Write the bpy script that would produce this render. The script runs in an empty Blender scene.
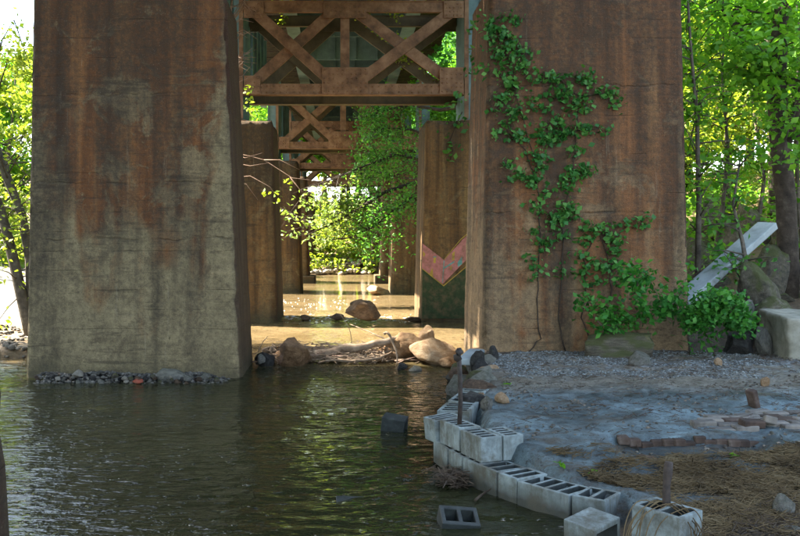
import bpy, bmesh, math, random
import numpy as np
from mathutils import Vector, Matrix

# ------------------------------------------------------------------ camera, sky, sun
F = 850.0 / 800.0            # focal length in picture widths
VPX, VPY, EYE = 340.0, 243.0, 1.9
scene = bpy.context.scene
cam_d = bpy.data.cameras.new('camera')
cam = bpy.data.objects.new('camera', cam_d)
scene.collection.objects.link(cam)
cam.location = (0, 0, EYE)
cam.rotation_euler = (math.radians(90), 0, 0)
cam_d.sensor_width = 36.0
cam_d.lens = 36.0 * F
cam_d.shift_x = (400 - VPX) / 800.0
cam_d.shift_y = -(268 - VPY) / 800.0
cam_d.clip_end = 1000
cam_d.clip_start = 0.05
scene.camera = cam

SUN_EL, SUN_AZ = math.radians(50), math.radians(19)   # from the left, a little ahead
world = bpy.data.worlds.new('World')
scene.world = world
world.use_nodes = True
wn = world.node_tree
bg = wn.nodes['Background']
sky = wn.nodes.new('ShaderNodeTexSky')
sky.sky_type = 'NISHITA'
sky.sun_disc = False
sky.sun_elevation = SUN_EL
sky.sun_rotation = math.radians(-90) + SUN_AZ
sky.air_density = 1.2
sky.ozone_density = 0.0
sky.dust_density = 1.5
# broken white cloud over the whole sky, as in the strip of sky in view
wtc = wn.nodes.new('ShaderNodeTexCoord'); wsep = wn.nodes.new('ShaderNodeSeparateXYZ'); wn.links.new(wtc.outputs['Generated'], wsep.inputs[0])
wz = wn.nodes.new('ShaderNodeMath'); wz.operation = 'ADD'; wz.inputs[1].default_value = 0.22; wn.links.new(wsep.outputs[2], wz.inputs[0])
wzm = wn.nodes.new('ShaderNodeMath'); wzm.operation = 'MAXIMUM'; wzm.inputs[1].default_value = 0.05; wn.links.new(wz.outputs[0], wzm.inputs[0])
wdv = wn.nodes.new('ShaderNodeVectorMath'); wdv.operation = 'DIVIDE'; wn.links.new(wtc.outputs['Generated'], wdv.inputs[0]); wn.links.new(wzm.outputs[0], wdv.inputs[1])
wno = wn.nodes.new('ShaderNodeTexNoise'); wno.inputs['Scale'].default_value = 1.7; wno.inputs['Detail'].default_value = 8; wno.inputs['Roughness'].default_value = .6
wn.links.new(wdv.outputs[0], wno.inputs['Vector'])
wra = wn.nodes.new('ShaderNodeValToRGB'); wra.color_ramp.elements[0].position = .53; wra.color_ramp.elements[1].position = .70; wn.links.new(wno.outputs['Fac'], wra.inputs[0])
wmx = wn.nodes.new('ShaderNodeMix'); wmx.data_type = 'RGBA'; wn.links.new(wra.outputs[0], wmx.inputs[0]); wn.links.new(sky.outputs[0], wmx.inputs[6]); wmx.inputs[7].default_value = (11.5, 12.2, 12.8, 1)
wn.links.new(wmx.outputs[2], bg.inputs[0])
bg.inputs[1].default_value = 0.085

sun_d = bpy.data.lights.new('sun', 'SUN')
sun_d.energy = 5.0
sun_d.angle = math.radians(0.5)
sun_d.color = (1.0, 0.90, 0.74)
sun = bpy.data.objects.new('sun', sun_d)
scene.collection.objects.link(sun)
sdir = Vector((-math.cos(SUN_EL) * math.cos(SUN_AZ), math.cos(SUN_EL) * math.sin(SUN_AZ), math.sin(SUN_EL)))
sun.rotation_euler = sdir.to_track_quat('Z', 'Y').to_euler()
sun.location = sdir * 60

scene.view_settings.view_transform = 'Standard'
scene.view_settings.look = 'None'
scene.view_settings.gamma = 1.0
scene.view_settings.exposure = 3.25
scene.render.engine = 'CYCLES'
scene.cycles.max_bounces = 8
scene.cycles.transparent_max_bounces = 4

# ------------------------------------------------------------------ helpers
rng = np.random.default_rng(11)
random.seed(7)
COL = scene.collection

def P(px, py, Y):
    """photo pixel + depth -> point"""
    return Vector(((px - VPX) * Y / 850.0, Y, EYE - (py - VPY) * Y / 850.0))

def G(px, py, z=0.0):
    """photo pixel on the level z"""
    Y = (EYE - z) * 850.0 / (py - VPY)
    return Vector(((px - VPX) * Y / 850.0, Y, z))

def link(o, parent=None):
    COL.objects.link(o)
    if parent is not None:
        o.parent = parent
    return o

def tag(o, label=None, cat=None, group=None, kind=None):
    if label: o['label'] = label
    if cat: o['category'] = cat
    if group: o['group'] = group
    if kind: o['kind'] = kind
    return o

def thing(name, loc, label, cat, group=None):
    o = bpy.data.objects.new(name, None)
    o.location = loc
    o.empty_display_size = 0.2
    link(o)
    return tag(o, label, cat, group)

def mesh_from(name, v, f, mat=None, smooth=False):
    me = bpy.data.meshes.new(name)
    v = np.asarray(v, dtype=np.float32)
    if isinstance(f, np.ndarray):
        n = f.shape[1]
        me.vertices.add(len(v)); me.vertices.foreach_set('co', v.ravel())
        me.loops.add(f.size); me.loops.foreach_set('vertex_index', f.astype(np.int32).ravel())
        me.polygons.add(len(f))
        me.polygons.foreach_set('loop_start', np.arange(0, f.size, n, dtype=np.int32))
        me.update(calc_edges=True)
        me.validate()
    else:
        me.from_pydata([tuple(map(float, p)) for p in v], [], f)
        me.update()
    if smooth:
        me.polygons.foreach_set('use_smooth', np.ones(len(me.polygons), dtype=bool))
    if mat: me.materials.append(mat)
    return me

def obj(name, me, parent=None, loc=(0, 0, 0), rot=(0, 0, 0)):
    o = bpy.data.objects.new(name, me)
    o.location = loc
    o.rotation_euler = rot
    return link(o, parent)

def smooth_path(pts, k=5):
    pts = [Vector(p) for p in pts]; q = [pts[0]*2-pts[1]]+pts+[pts[-1]*2-pts[-2]]; out = []
    for i in range(1, len(q)-2):
        for t in np.arange(k)/k:
            a, b, c, d = q[i-1], q[i], q[i+1], q[i+2]
            out.append(.5*((2*b)+(c-a)*t+(2*a-5*b+4*c-d)*t*t+(3*b-a-3*c+d)*t**3))
    out.append(pts[-1]); return out

class MB:
    """collects simple solids, in the frame of a thing at `o`"""
    def __init__(self, o=(0, 0, 0)):
        self.v = []; self.f = []; self.o = Vector(o)
    def add(self, vs, fs):
        b = len(self.v)
        self.v += [Vector(p) - self.o for p in vs]
        self.f += [tuple(i + b for i in q) for q in fs]
    def box(self, a, b):
        (x0, y0, z0), (x1, y1, z1) = a, b
        self.add([(x0,y0,z0),(x1,y0,z0),(x1,y1,z0),(x0,y1,z0),(x0,y0,z1),(x1,y0,z1),(x1,y1,z1),(x0,y1,z1)],
                 [(0,3,2,1),(4,5,6,7),(0,1,5,4),(1,2,6,5),(2,3,7,6),(3,0,4,7)])
    def bar(self, a, b, w, t, up=(0, 1, 0)):
        """rectangular bar a->b, t thick along `up`, w wide across"""
        a, b = Vector(a), Vector(b)
        d = (b - a).normalized(); u = Vector(up)
        s = d.cross(u).normalized() * w / 2
        u = s.cross(d).normalized() * t / 2
        self.add([a-s-u, a+s-u, a+s+u, a-s+u, b-s-u, b+s-u, b+s+u, b-s+u],
                 [(0,1,2,3),(7,6,5,4),(4,5,1,0),(5,6,2,1),(6,7,3,2),(7,4,0,3)])
    def tube(self, pts, rad, n=7, cap=True):
        pts = [Vector(p) for p in pts]
        if not hasattr(rad, '__len__'): rad = [rad] * len(pts)
        rings = []
        ref = Vector((0.31, 0.17, 0.93))
        for i, p in enumerate(pts):
            d = (pts[min(i+1, len(pts)-1)] - pts[max(i-1, 0)]).normalized()
            s = d.cross(ref)
            if s.length < 0.05: s = d.cross(Vector((1, 0, 0)))
            s.normalize(); t = d.cross(s)
            rings.append([p + (s*math.cos(2*math.pi*k/n) + t*math.sin(2*math.pi*k/n))*rad[i] for k in range(n)])
        vs = [q for r in rings for q in r]; fs = []
        for i in range(len(pts)-1):
            for k in range(n):
                k2 = (k+1) % n
                fs.append((i*n+k, i*n+k2, (i+1)*n+k2, (i+1)*n+k))
        if cap:
            fs.append(tuple(range(n-1, -1, -1))); fs.append(tuple((len(pts)-1)*n+k for k in range(n)))
        self.add(vs, fs)
    def build(self, name, mat, parent=None, smooth=False, bevel=0):
        me = mesh_from(name, self.v, self.f, mat, smooth)
        o = obj(name, me, parent)
        if parent is None: o.location = self.o
        if bevel:
            m = o.modifiers.new('bevel', 'BEVEL'); m.width = bevel; m.segments = 2; m.limit_method = 'ANGLE'
        return o

_perm = rng.permutation(256); _perm = np.concatenate([_perm, _perm, _perm])
_grad = rng.normal(size=(256, 3)); _grad /= np.linalg.norm(_grad, axis=1)[:, None]
def perlin(x, y, z=0.0):
    x, y, z = np.broadcast_arrays(np.asarray(x, float), np.asarray(y, float), np.asarray(z, float))
    xi, yi, zi = np.floor(x).astype(int), np.floor(y).astype(int), np.floor(z).astype(int)
    xf, yf, zf = x-xi, y-yi, z-zi
    fade = lambda t: t*t*t*(t*(t*6-15)+10)
    u, v, w = fade(xf), fade(yf), fade(zf)
    xi &= 255; yi &= 255; zi &= 255
    def g(a, b, c):
        h = _perm[_perm[_perm[(xi+a) & 255] + ((yi+b) & 255)] + ((zi+c) & 255)]
        q = _grad[h]
        return q[..., 0]*(xf-a) + q[..., 1]*(yf-b) + q[..., 2]*(zf-c)
    l = lambda a, b, t: a + t*(b-a)
    return l(l(l(g(0,0,0), g(1,0,0), u), l(g(0,1,0), g(1,1,0), u), v),
             l(l(g(0,0,1), g(1,0,1), u), l(g(0,1,1), g(1,1,1), u), v), w) * 1.6
def fbm(x, y, z=0.0, o=4):
    s = 0; a = 1; f = 1
    for i in range(o):
        s = s + a*perlin(np.asarray(x)*f+17.3*i, np.asarray(y)*f-5.1*i, np.asarray(z)*f+3.7*i); a *= .5; f *= 2.03
    return s
def sstep(a, b, x):
    t = np.clip((x-a)/(b-a), 0, 1); return t*t*(3-2*t)

# ------------------------------------------------------------------ material helpers
class Mat:
    def __init__(self, name, rough=0.85, spec=0.3):
        self.m = bpy.data.materials.new(name); self.m.use_nodes = True
        self.t = self.m.node_tree; self.b = self.t.nodes['Principled BSDF']
        self.b.inputs['Roughness'].default_value = rough
        self.b.inputs['Specular IOR Level'].default_value = spec
        self.geo = self.t.nodes.new('ShaderNodeNewGeometry')
        self.obi = None
    def n(self, typ, **kw):
        nd = self.t.nodes.new(typ)
        for k, v in kw.items(): setattr(nd, k, v)
        return nd
    def set(self, sock, val):
        if isinstance(val, bpy.types.NodeSocket): self.t.links.new(val, sock)
        elif val is not None:
            if sock.type == 'RGBA' and len(val) == 3: val = (*val, 1)
            sock.default_value = val
    @property
    def pos(self): return self.geo.outputs['Position']
    def objco(self):
        tc = self.n('ShaderNodeTexCoord'); return tc.outputs['Object']
    def mapping(self, vec, scale=(1, 1, 1), loc=(0, 0, 0), rot=(0, 0, 0)):
        m = self.n('ShaderNodeMapping'); self.set(m.inputs['Vector'], vec)
        m.inputs['Scale'].default_value = scale; m.inputs['Location'].default_value = loc; m.inputs['Rotation'].default_value = rot
        return m.outputs[0]
    def noise(self, vec, scale, detail=4, rough=.55, dist=0):
        k = self.n('ShaderNodeTexNoise'); self.set(k.inputs['Vector'], vec)
        k.inputs['Scale'].default_value = scale; k.inputs['Detail'].default_value = detail
        k.inputs['Roughness'].default_value = rough; k.inputs['Distortion'].default_value = dist
        return k.outputs['Fac']
    def voro(self, vec, scale, feature='F1', out='Distance'):
        k = self.n('ShaderNodeTexVoronoi', feature=feature); self.set(k.inputs['Vector'], vec)
        k.inputs['Scale'].default_value = scale
        return k.outputs[out]
    def ramp(self, fac, stops):
        r = self.n('ShaderNodeValToRGB'); self.set(r.inputs[0], fac)
        e = r.color_ramp.elements
        while len(e) < len(stops): e.new(0.5)
        for i, (p, c) in enumerate(stops):
            e[i].position = p
            c = (c, c, c) if not hasattr(c, '__len__') else c
            e[i].color = (*c, 1)
        return r.outputs[0]
    def mix(self, fac, a, b, mode='MIX'):
        k = self.n('ShaderNodeMix', data_type='RGBA', blend_type=mode)
        self.set(k.inputs[0], fac); self.set(k.inputs[6], a); self.set(k.inputs[7], b)
        return k.outputs[2]
    def math(self, op, a, b=None, clamp=False):
        k = self.n('ShaderNodeMath', operation=op, use_clamp=clamp)
        self.set(k.inputs[0], a)
        if b is not None: self.set(k.inputs[1], b)
        return k.outputs[0]
    def sep(self, vec):
        s = self.n('ShaderNodeSeparateXYZ'); self.set(s.inputs[0], vec); return s.outputs
    def rnd(self):
        if not self.obi: self.obi = self.n('ShaderNodeObjectInfo')
        return self.obi.outputs['Random']
    def color(self, c): self.set(self.b.inputs['Base Color'], c)
    def bump(self, h, strength=.5, dist=.02):
        k = self.n('ShaderNodeBump'); self.set(k.inputs['Height'], h)
        k.inputs['Strength'].default_value = strength; k.inputs['Distance'].default_value = dist
        self.set(self.b.inputs['Normal'], k.outputs[0])
    def rough(self, v): self.set(self.b.inputs['Roughness'], v)

def pier_material(name, xc, hw, joints, brown, seed, tan=(.265, .21, .115), rust=(.18, .072, .024), pale_edge=.6):
    M = Mat(name, .9, .25)
    p = M.mapping(M.pos, loc=(seed*7.3, seed*3.1, 0))
    s = M.sep(M.pos)
    x, z = s[0], s[2]
    big = M.noise(p, .55, 5, .6)
    blot = M.noise(p, 2.2, 8, .65, .6)
    fine = M.noise(p, 14, 6, .7)
    grit = M.noise(p, 60, 5, .75)
    smear = M.noise(M.mapping(p, scale=(1.1, 1.1, 13)), 1.0, 7, .68, .3)
    patchy = M.noise(M.mapping(p, loc=(4, 8, 1)), 1.15, 9, .72, .9)
    streak = M.noise(M.mapping(p, scale=(2.4, 2.4, .18)), 1.0, 4, .55, .8)
    streak2 = M.noise(M.mapping(p, scale=(4.6, 4.6, .22), loc=(3, 1, 0)), 1.0, 4, .55, .5)
    hgt = M.math('MULTIPLY', z, 0.17)
    a = M.math('ADD', M.math('MULTIPLY', streak, 1.1), M.math('MULTIPLY', blot, .8))
    a = M.math('ADD', a, M.math('MULTIPLY', big, .6))
    a = M.math('ADD', a, hgt)
    e = M.math('ABSOLUTE', M.math('DIVIDE', M.math('SUBTRACT', x, xc), hw))
    e = M.math('MULTIPLY', M.math('POWER', e, 4.0), pale_edge)
    a = M.math('SUBTRACT', a, e)
    a = M.math('ADD', a, brown)
    mask = M.ramp(a, [(.52, 0), (.72, 1)])
    a2 = M.math('DIVIDE', a, 2.6)
    mask = M.ramp(a2, [(.50, 0), (.60, 1)])
    base = M.ramp(blot, [(.30, tuple(c*.72 for c in tan)), (.55, tan), (.75, tuple(c*1.25 for c in tan))])
    rst = M.ramp(streak2, [(.30, tuple(c*.45 for c in rust)), (.5, rust), (.72, (rust[0]*1.45, rust[1]*1.75, rust[2]*1.9))])
    col = M.mix(mask, base, rst)
    # ragged bare patches, board smears and grime
    bare = M.ramp(patchy, [(.54, 0), (.60, 1)])
    col = M.mix(M.math('MULTIPLY', bare, .78), col, base)
    grime = M.ramp(M.noise(M.mapping(p, loc=(2, 3, 7)), 2.6, 9, .75, .5), [(.50, 0), (.66, 1)])
    col = M.mix(M.math('MULTIPLY', grime, .58), col, (.045, .033, .02))
    col = M.mix(M.ramp(M.math('MULTIPLY', smear, M.ramp(patchy, [(.4, .85), (.55, 1.12)])), [(.58, 0), (.72, .6)]), col, (.035, .027, .018))
    col = M.mix(M.ramp(smear, [(.24, .25), (.36, 0)]), col, tuple(min(.5, c*1.6) for c in tan))
    # pale lime runs
    lime = M.ramp(M.noise(M.mapping(p, scale=(11, 11, .55), loc=(9, 2, 4)), 1, 6, .7), [(.62, 0), (.72, 1)])
    col = M.mix(M.math('MULTIPLY', lime, .45), col, (.40, .35, .25))
    # black runs from the top
    blk = M.math('ADD', M.noise(M.mapping(p, scale=(2.4, 2.4, .10), loc=(1, 5, 2)), 1, 5, .55), M.math('MULTIPLY', hgt, .28))
    blk = M.ramp(blk, [(.535, 0), (.70, 1)])
    col = M.mix(M.math('MULTIPLY', M.math('MULTIPLY', blk, M.ramp(fine, [(.3, 1), (.7, .55)])), .85), col, (.028, .022, .016))
    # board marks
    zz = M.math('ADD', z, M.math('MULTIPLY', M.math('SUBTRACT', M.noise(p, 1.3, 3), .5), .035))
    fr = M.math('ABSOLUTE', M.math('SUBTRACT', M.math('FRACT', M.math('DIVIDE', zz, .275)), .5))
    line = M.ramp(fr, [(.0, 1), (.026, 0)])
    brk = M.ramp(M.noise(M.mapping(p, scale=(.9, .9, 5)), 1.4, 4), [(.50, 0), (.62, 1)])
    line = M.math('MULTIPLY', line, brk)
    jm = None
    for zj in joints:
        w = M.math('MULTIPLY', M.math('SUBTRACT', M.noise(M.mapping(p, loc=(zj*3, 0, 0)), 1.1, 7, .7), .5), .28)
        d = M.math('ABSOLUTE', M.math('ADD', M.math('SUBTRACT', z, zj), w))
        l = M.ramp(d, [(.003, 1), (.022, 0)])
        jm = l if jm is None else M.math('MAXIMUM', jm, l)
    ln = line
    if jm is not None:
        jb = M.ramp(M.noise(p, 2.6, 4), [(.44, .05), (.60, .9)])
        jm = M.math('MULTIPLY', jm, jb)
        ln = M.math('MAXIMUM', M.math('MULTIPLY', line, .6), jm)
    col = M.mix(M.math('MULTIPLY', ln, .45), col, (.03, .023, .015))
    # dark spalls and pits
    pit = M.ramp(M.noise(M.mapping(p, scale=(1.6, 1.6, 1)), 3.3, 8, .7), [(.70, 0), (.76, 1)])
    col = M.mix(M.math('MULTIPLY', pit, .7), col, (.04, .032, .024))
    # right-hand faces: their shade painted as streaky dark rust
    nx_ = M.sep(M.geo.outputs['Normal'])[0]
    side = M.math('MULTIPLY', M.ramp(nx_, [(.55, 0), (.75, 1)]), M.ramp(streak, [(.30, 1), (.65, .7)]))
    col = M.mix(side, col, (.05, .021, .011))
    # damp foot
    wet = M.ramp(M.math('ADD', z, M.math('MULTIPLY', M.math('SUBTRACT', blot, .5), .5)), [(.04, 1), (.34, 0)])
    col = M.mix(M.math('MULTIPLY', wet, .55), col, (.06, .055, .03))
    col = M.mix(M.ramp(fine, [(.35, .45), (.6, 0)]), col, (.05, .04, .03))
    col = M.mix(M.ramp(grit, [(.36, .5), (.48, 0)]), col, (.03, .025, .018))
    col = M.mix(M.ramp(grit, [(.60, 0), (.72, .35)]), col, (.42, .37, .27))
    M.color(col)
    h = M.math('SUBTRACT', M.math('ADD', M.math('ADD', M.math('MULTIPLY', fine, .6), M.math('MULTIPLY', grit, .25)), M.math('ADD', blot, M.math('MULTIPLY', smear, -.5))), M.math('MULTIPLY', ln, .55))
    h = M.math('SUBTRACT', h, M.math('MULTIPLY', pit, .6))
    M.bump(h, 1.0, .03)
    return M.m

def simple_noise_mat(name, stops, scale=4, detail=6, rough=.9, bump=.4, bdist=.01, rnd=0.0, coord='pos', spec=.3, rscale=.65):
    M = Mat(name, rough, spec)
    v = M.pos if coord == 'pos' else M.objco()
    f = M.noise(v, scale, detail, rscale)
    if rnd:
        f = M.math('ADD', f, M.math('MULTIPLY', M.math('SUBTRACT', M.rnd(), .5), rnd))
    M.color(M.ramp(f, stops))
    if bump: M.bump(M.noise(v, scale*3, detail, .7), bump, bdist)
    return M.m

def leaf_mat(name, c0, c1, c2, trans=.45):
    M = Mat(name, .55, .35)
    r = M.geo.outputs['Random Per Island']
    nz = M.noise(M.pos, .9, 3)
    f = M.math('ADD', M.math('MULTIPLY', r, .6), M.math('MULTIPLY', nz, .45))
    col = M.ramp(f, [(.15, c0), (.5, c1), (.85, c2)])
    M.color(col)
    tr = M.n('ShaderNodeBsdfTranslucent')
    M.set(tr.inputs['Color'], M.mix(1.0, col, (1.35, 1.25, .55), 'MULTIPLY'))
    mx = M.n('ShaderNodeMixShader'); mx.inputs[0].default_value = trans
    out = M.t.nodes['Material Output']
    M.t.links.new(M.b.outputs[0], mx.inputs[1]); M.t.links.new(tr.outputs[0], mx.inputs[2])
    M.t.links.new(mx.outputs[0], out.inputs['Surface'])
    return M.m

def rock_mat(name, lo, mid, hi, moss=0.0, strata=False):
    M = Mat(name, .88, .3)
    v = M.objco()
    v = M.mapping(v, loc=(0, 0, 0))
    off = M.n('ShaderNodeVectorMath', operation='ADD'); M.set(off.inputs[0], v)
    comb = M.n('ShaderNodeCombineXYZ'); M.set(comb.inputs[0], M.math('MULTIPLY', M.rnd(), 40)); M.set(comb.inputs[2], M.math('MULTIPLY', M.rnd(), 23))
    M.set(off.inputs[1], comb.outputs[0]); v = off.outputs[0]
    f = M.noise(M.mapping(v, scale=(1, 1, 3 if strata else 1)), 3.2, 9, .68, .4)
    f = M.math('ADD', f, M.math('MULTIPLY', M.math('SUBTRACT', M.rnd(), .5), .18))
    col = M.ramp(f, [(.30, lo), (.5, mid), (.72, hi)])
    speck = M.ramp(M.noise(v, 28, 5, .7), [(.34, .55), (.46, 0)])
    col = M.mix(speck, col, tuple(c*.35 for c in lo))
    if moss:
        nz = M.sep(M.geo.outputs['Normal'])[2]
        mm = M.math('ADD', M.math('MULTIPLY', nz, .35), M.noise(v, 2.6, 5))
        col = M.mix(M.math('MULTIPLY', M.ramp(mm, [(.55, 0), (.75, 1)]), moss), col, (.07, .085, .02))
    M.color(col)
    M.bump(M.math('ADD', M.noise(v, 4, 9, .75), M.math('MULTIPLY', M.noise(v, 40, 4, .7), .25)), 1.0, .06)
    return M.m

# ------------------------------------------------------------------ materials
m_block = None
def block_material():
    M = Mat('cinder_block_concrete', .92, .25)
    v = M.objco()
    f = M.noise(v, 9, 8, .7)
    f = M.math('ADD', f, M.math('MULTIPLY', M.math('SUBTRACT', M.rnd(), .5), .12))
    col = M.ramp(f, [(.3, (.14, .165, .165)), (.5, (.24, .285, .285)), (.75, (.34, .40, .40))])
    z = M.sep(M.pos)[2]
    wet = M.ramp(M.math('ADD', z, M.math('MULTIPLY', M.math('SUBTRACT', M.noise(M.pos, 5, 5), .5), .14)), [(.05, 1), (.17, 0)])
    col = M.mix(M.math('MULTIPLY', wet, .9), col, (.045, .043, .032))
    st = M.ramp(M.noise(M.mapping(M.pos, scale=(9, 9, 1.6)), 1, 6, .7), [(.48, 0), (.66, .7)])
    col = M.mix(st, col, (.10, .095, .07))
    dirt = M.ramp(M.noise(M.pos, 3.4, 8, .72), [(.47, 0), (.62, .85)])
    col = M.mix(dirt, col, (.10, .092, .068))
    M.color(col)
    M.bump(M.noise(v, 70, 5, .75), .5, .006)
    return M.m
m_block = block_material()
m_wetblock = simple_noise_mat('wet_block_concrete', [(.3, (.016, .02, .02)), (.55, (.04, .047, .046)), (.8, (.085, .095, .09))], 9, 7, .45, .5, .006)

m_rust = simple_noise_mat('rust_brown_steel', [(.28, (.05, .027, .016)), (.5, (.165, .088, .048)), (.72, (.27, .16, .095))], 3.5, 9, .7, .25, .004)
m_dark = simple_noise_mat('dark_olive_steel', [(.25, (.05, .042, .022)), (.55, (.11, .085, .045)), (.8, (.16, .11, .06))], 3, 8, .7, .2, .004)  # olive paint darkened for the shade on the rear frames
m_teal = simple_noise_mat('dark_teal_steel', [(.3, (.07, .12, .13)), (.55, (.12, .20, .21)), (.8, (.20, .24, .22))], 2.2, 8, .6, .2, .004)
m_tie = simple_noise_mat('creosoted_timber', [(.3, (.018, .013, .009)), (.6, (.05, .035, .022)), (.8, (.09, .06, .04))], 5, 8, .95, .5, .01)
m_rail = simple_noise_mat('rail_steel', [(.3, (.08, .05, .035)), (.7, (.17, .10, .07))], 6, 5, .5, .2, .003)
m_bark = simple_noise_mat('dark_bark', [(.3, (.016, .012, .009)), (.55, (.05, .038, .028)), (.78, (.11, .09, .07))], 7, 8, .95, .9, .02)
m_greybark = simple_noise_mat('grey_bark', [(.3, (.04, .033, .026)), (.55, (.10, .085, .065)), (.78, (.19, .165, .13))], 7, 8, .95, .8, .02)
m_twig = simple_noise_mat('pale_twig', [(.3, (.16, .10, .07)), (.7, (.36, .25, .19))], 8, 4, .9, 0)
m_drift = simple_noise_mat('bleached_driftwood', [(.28, (.07, .045, .028)), (.5, (.19, .135, .09)), (.75, (.36, .28, .20))], 6, 8, .85, .7, .012)
m_darkwood = simple_noise_mat('wet_driftwood', [(.3, (.03, .02, .013)), (.7, (.10, .07, .045))], 8, 6, .7, .5, .01)
m_straw = simple_noise_mat('dry_straw', [(.3, (.05, .034, .017)), (.55, (.125, .088, .043)), (.8, (.23, .175, .095))], 3, 4, .95, 0)
m_iron = simple_noise_mat('rusted_iron_post', [(.3, (.02, .018, .017)), (.7, (.075, .055, .045))], 20, 5, .7, .4, .004)
m_brick = simple_noise_mat('worn_red_brick', [(.3, (.035, .024, .019)), (.55, (.075, .05, .038)), (.8, (.15, .12, .10))], 9, 6, .9, .6, .008, rnd=.25, coord='obj')
m_brickm = simple_noise_mat('mud_covered_brick', [(.3, (.10, .09, .08)), (.55, (.19, .175, .155)), (.8, (.28, .24, .20))], 9, 6, .9, .6, .008, rnd=.3, coord='obj')
m_slab = simple_noise_mat('grey_slab_concrete', [(.28, (.10, .105, .095)), (.46, (.24, .275, .28)), (.72, (.36, .41, .42))], 2.6, 9, .9, .5, .01)
m_granite = simple_noise_mat('mossy_granite', [(.25, (.14, .135, .10)), (.5, (.25, .24, .19)), (.75, (.36, .35, .30))], 6, 9, .9, .6, .012)

r_tan = rock_mat('tan_sandstone', (.22, .12, .055), (.43, .275, .15), (.58, .43, .28))
r_brown = rock_mat('brown_sandstone', (.05, .034, .024), (.13, .085, .055), (.25, .17, .11))
r_rust = rock_mat('rust_brown_boulder', (.075, .04, .02), (.20, .115, .055), (.34, .215, .12))
r_grey = rock_mat('grey_bank_stone', (.11, .105, .09), (.22, .215, .19), (.36, .34, .29), .25)
r_dark = rock_mat('dark_wet_stone', (.018, .018, .017), (.045, .043, .04), (.10, .095, .085))
r_moss = rock_mat('mossy_boulder_stone', (.05, .046, .035), (.12, .105, .075), (.22, .20, .15), .75, True)
r_pale = rock_mat('pale_stone', (.26, .23, .18), (.40, .36, .29), (.5, .47, .4))

l_ivy = leaf_mat('vine_leaf', (.015, .085, .018), (.040, .165, .030), (.11, .28, .055), .25)
l_shrub = leaf_mat('shrub_leaf', (.015, .095, .015), (.04, .19, .025), (.10, .30, .05), .35)
l_tree = leaf_mat('spring_tree_leaf', (.045, .15, .012), (.10, .28, .022), (.20, .42, .040), .5)
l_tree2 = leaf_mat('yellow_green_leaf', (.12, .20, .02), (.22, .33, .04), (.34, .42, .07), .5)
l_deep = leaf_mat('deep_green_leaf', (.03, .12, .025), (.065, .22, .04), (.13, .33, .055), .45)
l_pale = leaf_mat('pale_sunlit_leaf', (.10, .19, .04), (.18, .29, .075), (.30, .40, .13), .4)  # sunlight on the branch tips put into a paler leaf colour

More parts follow.
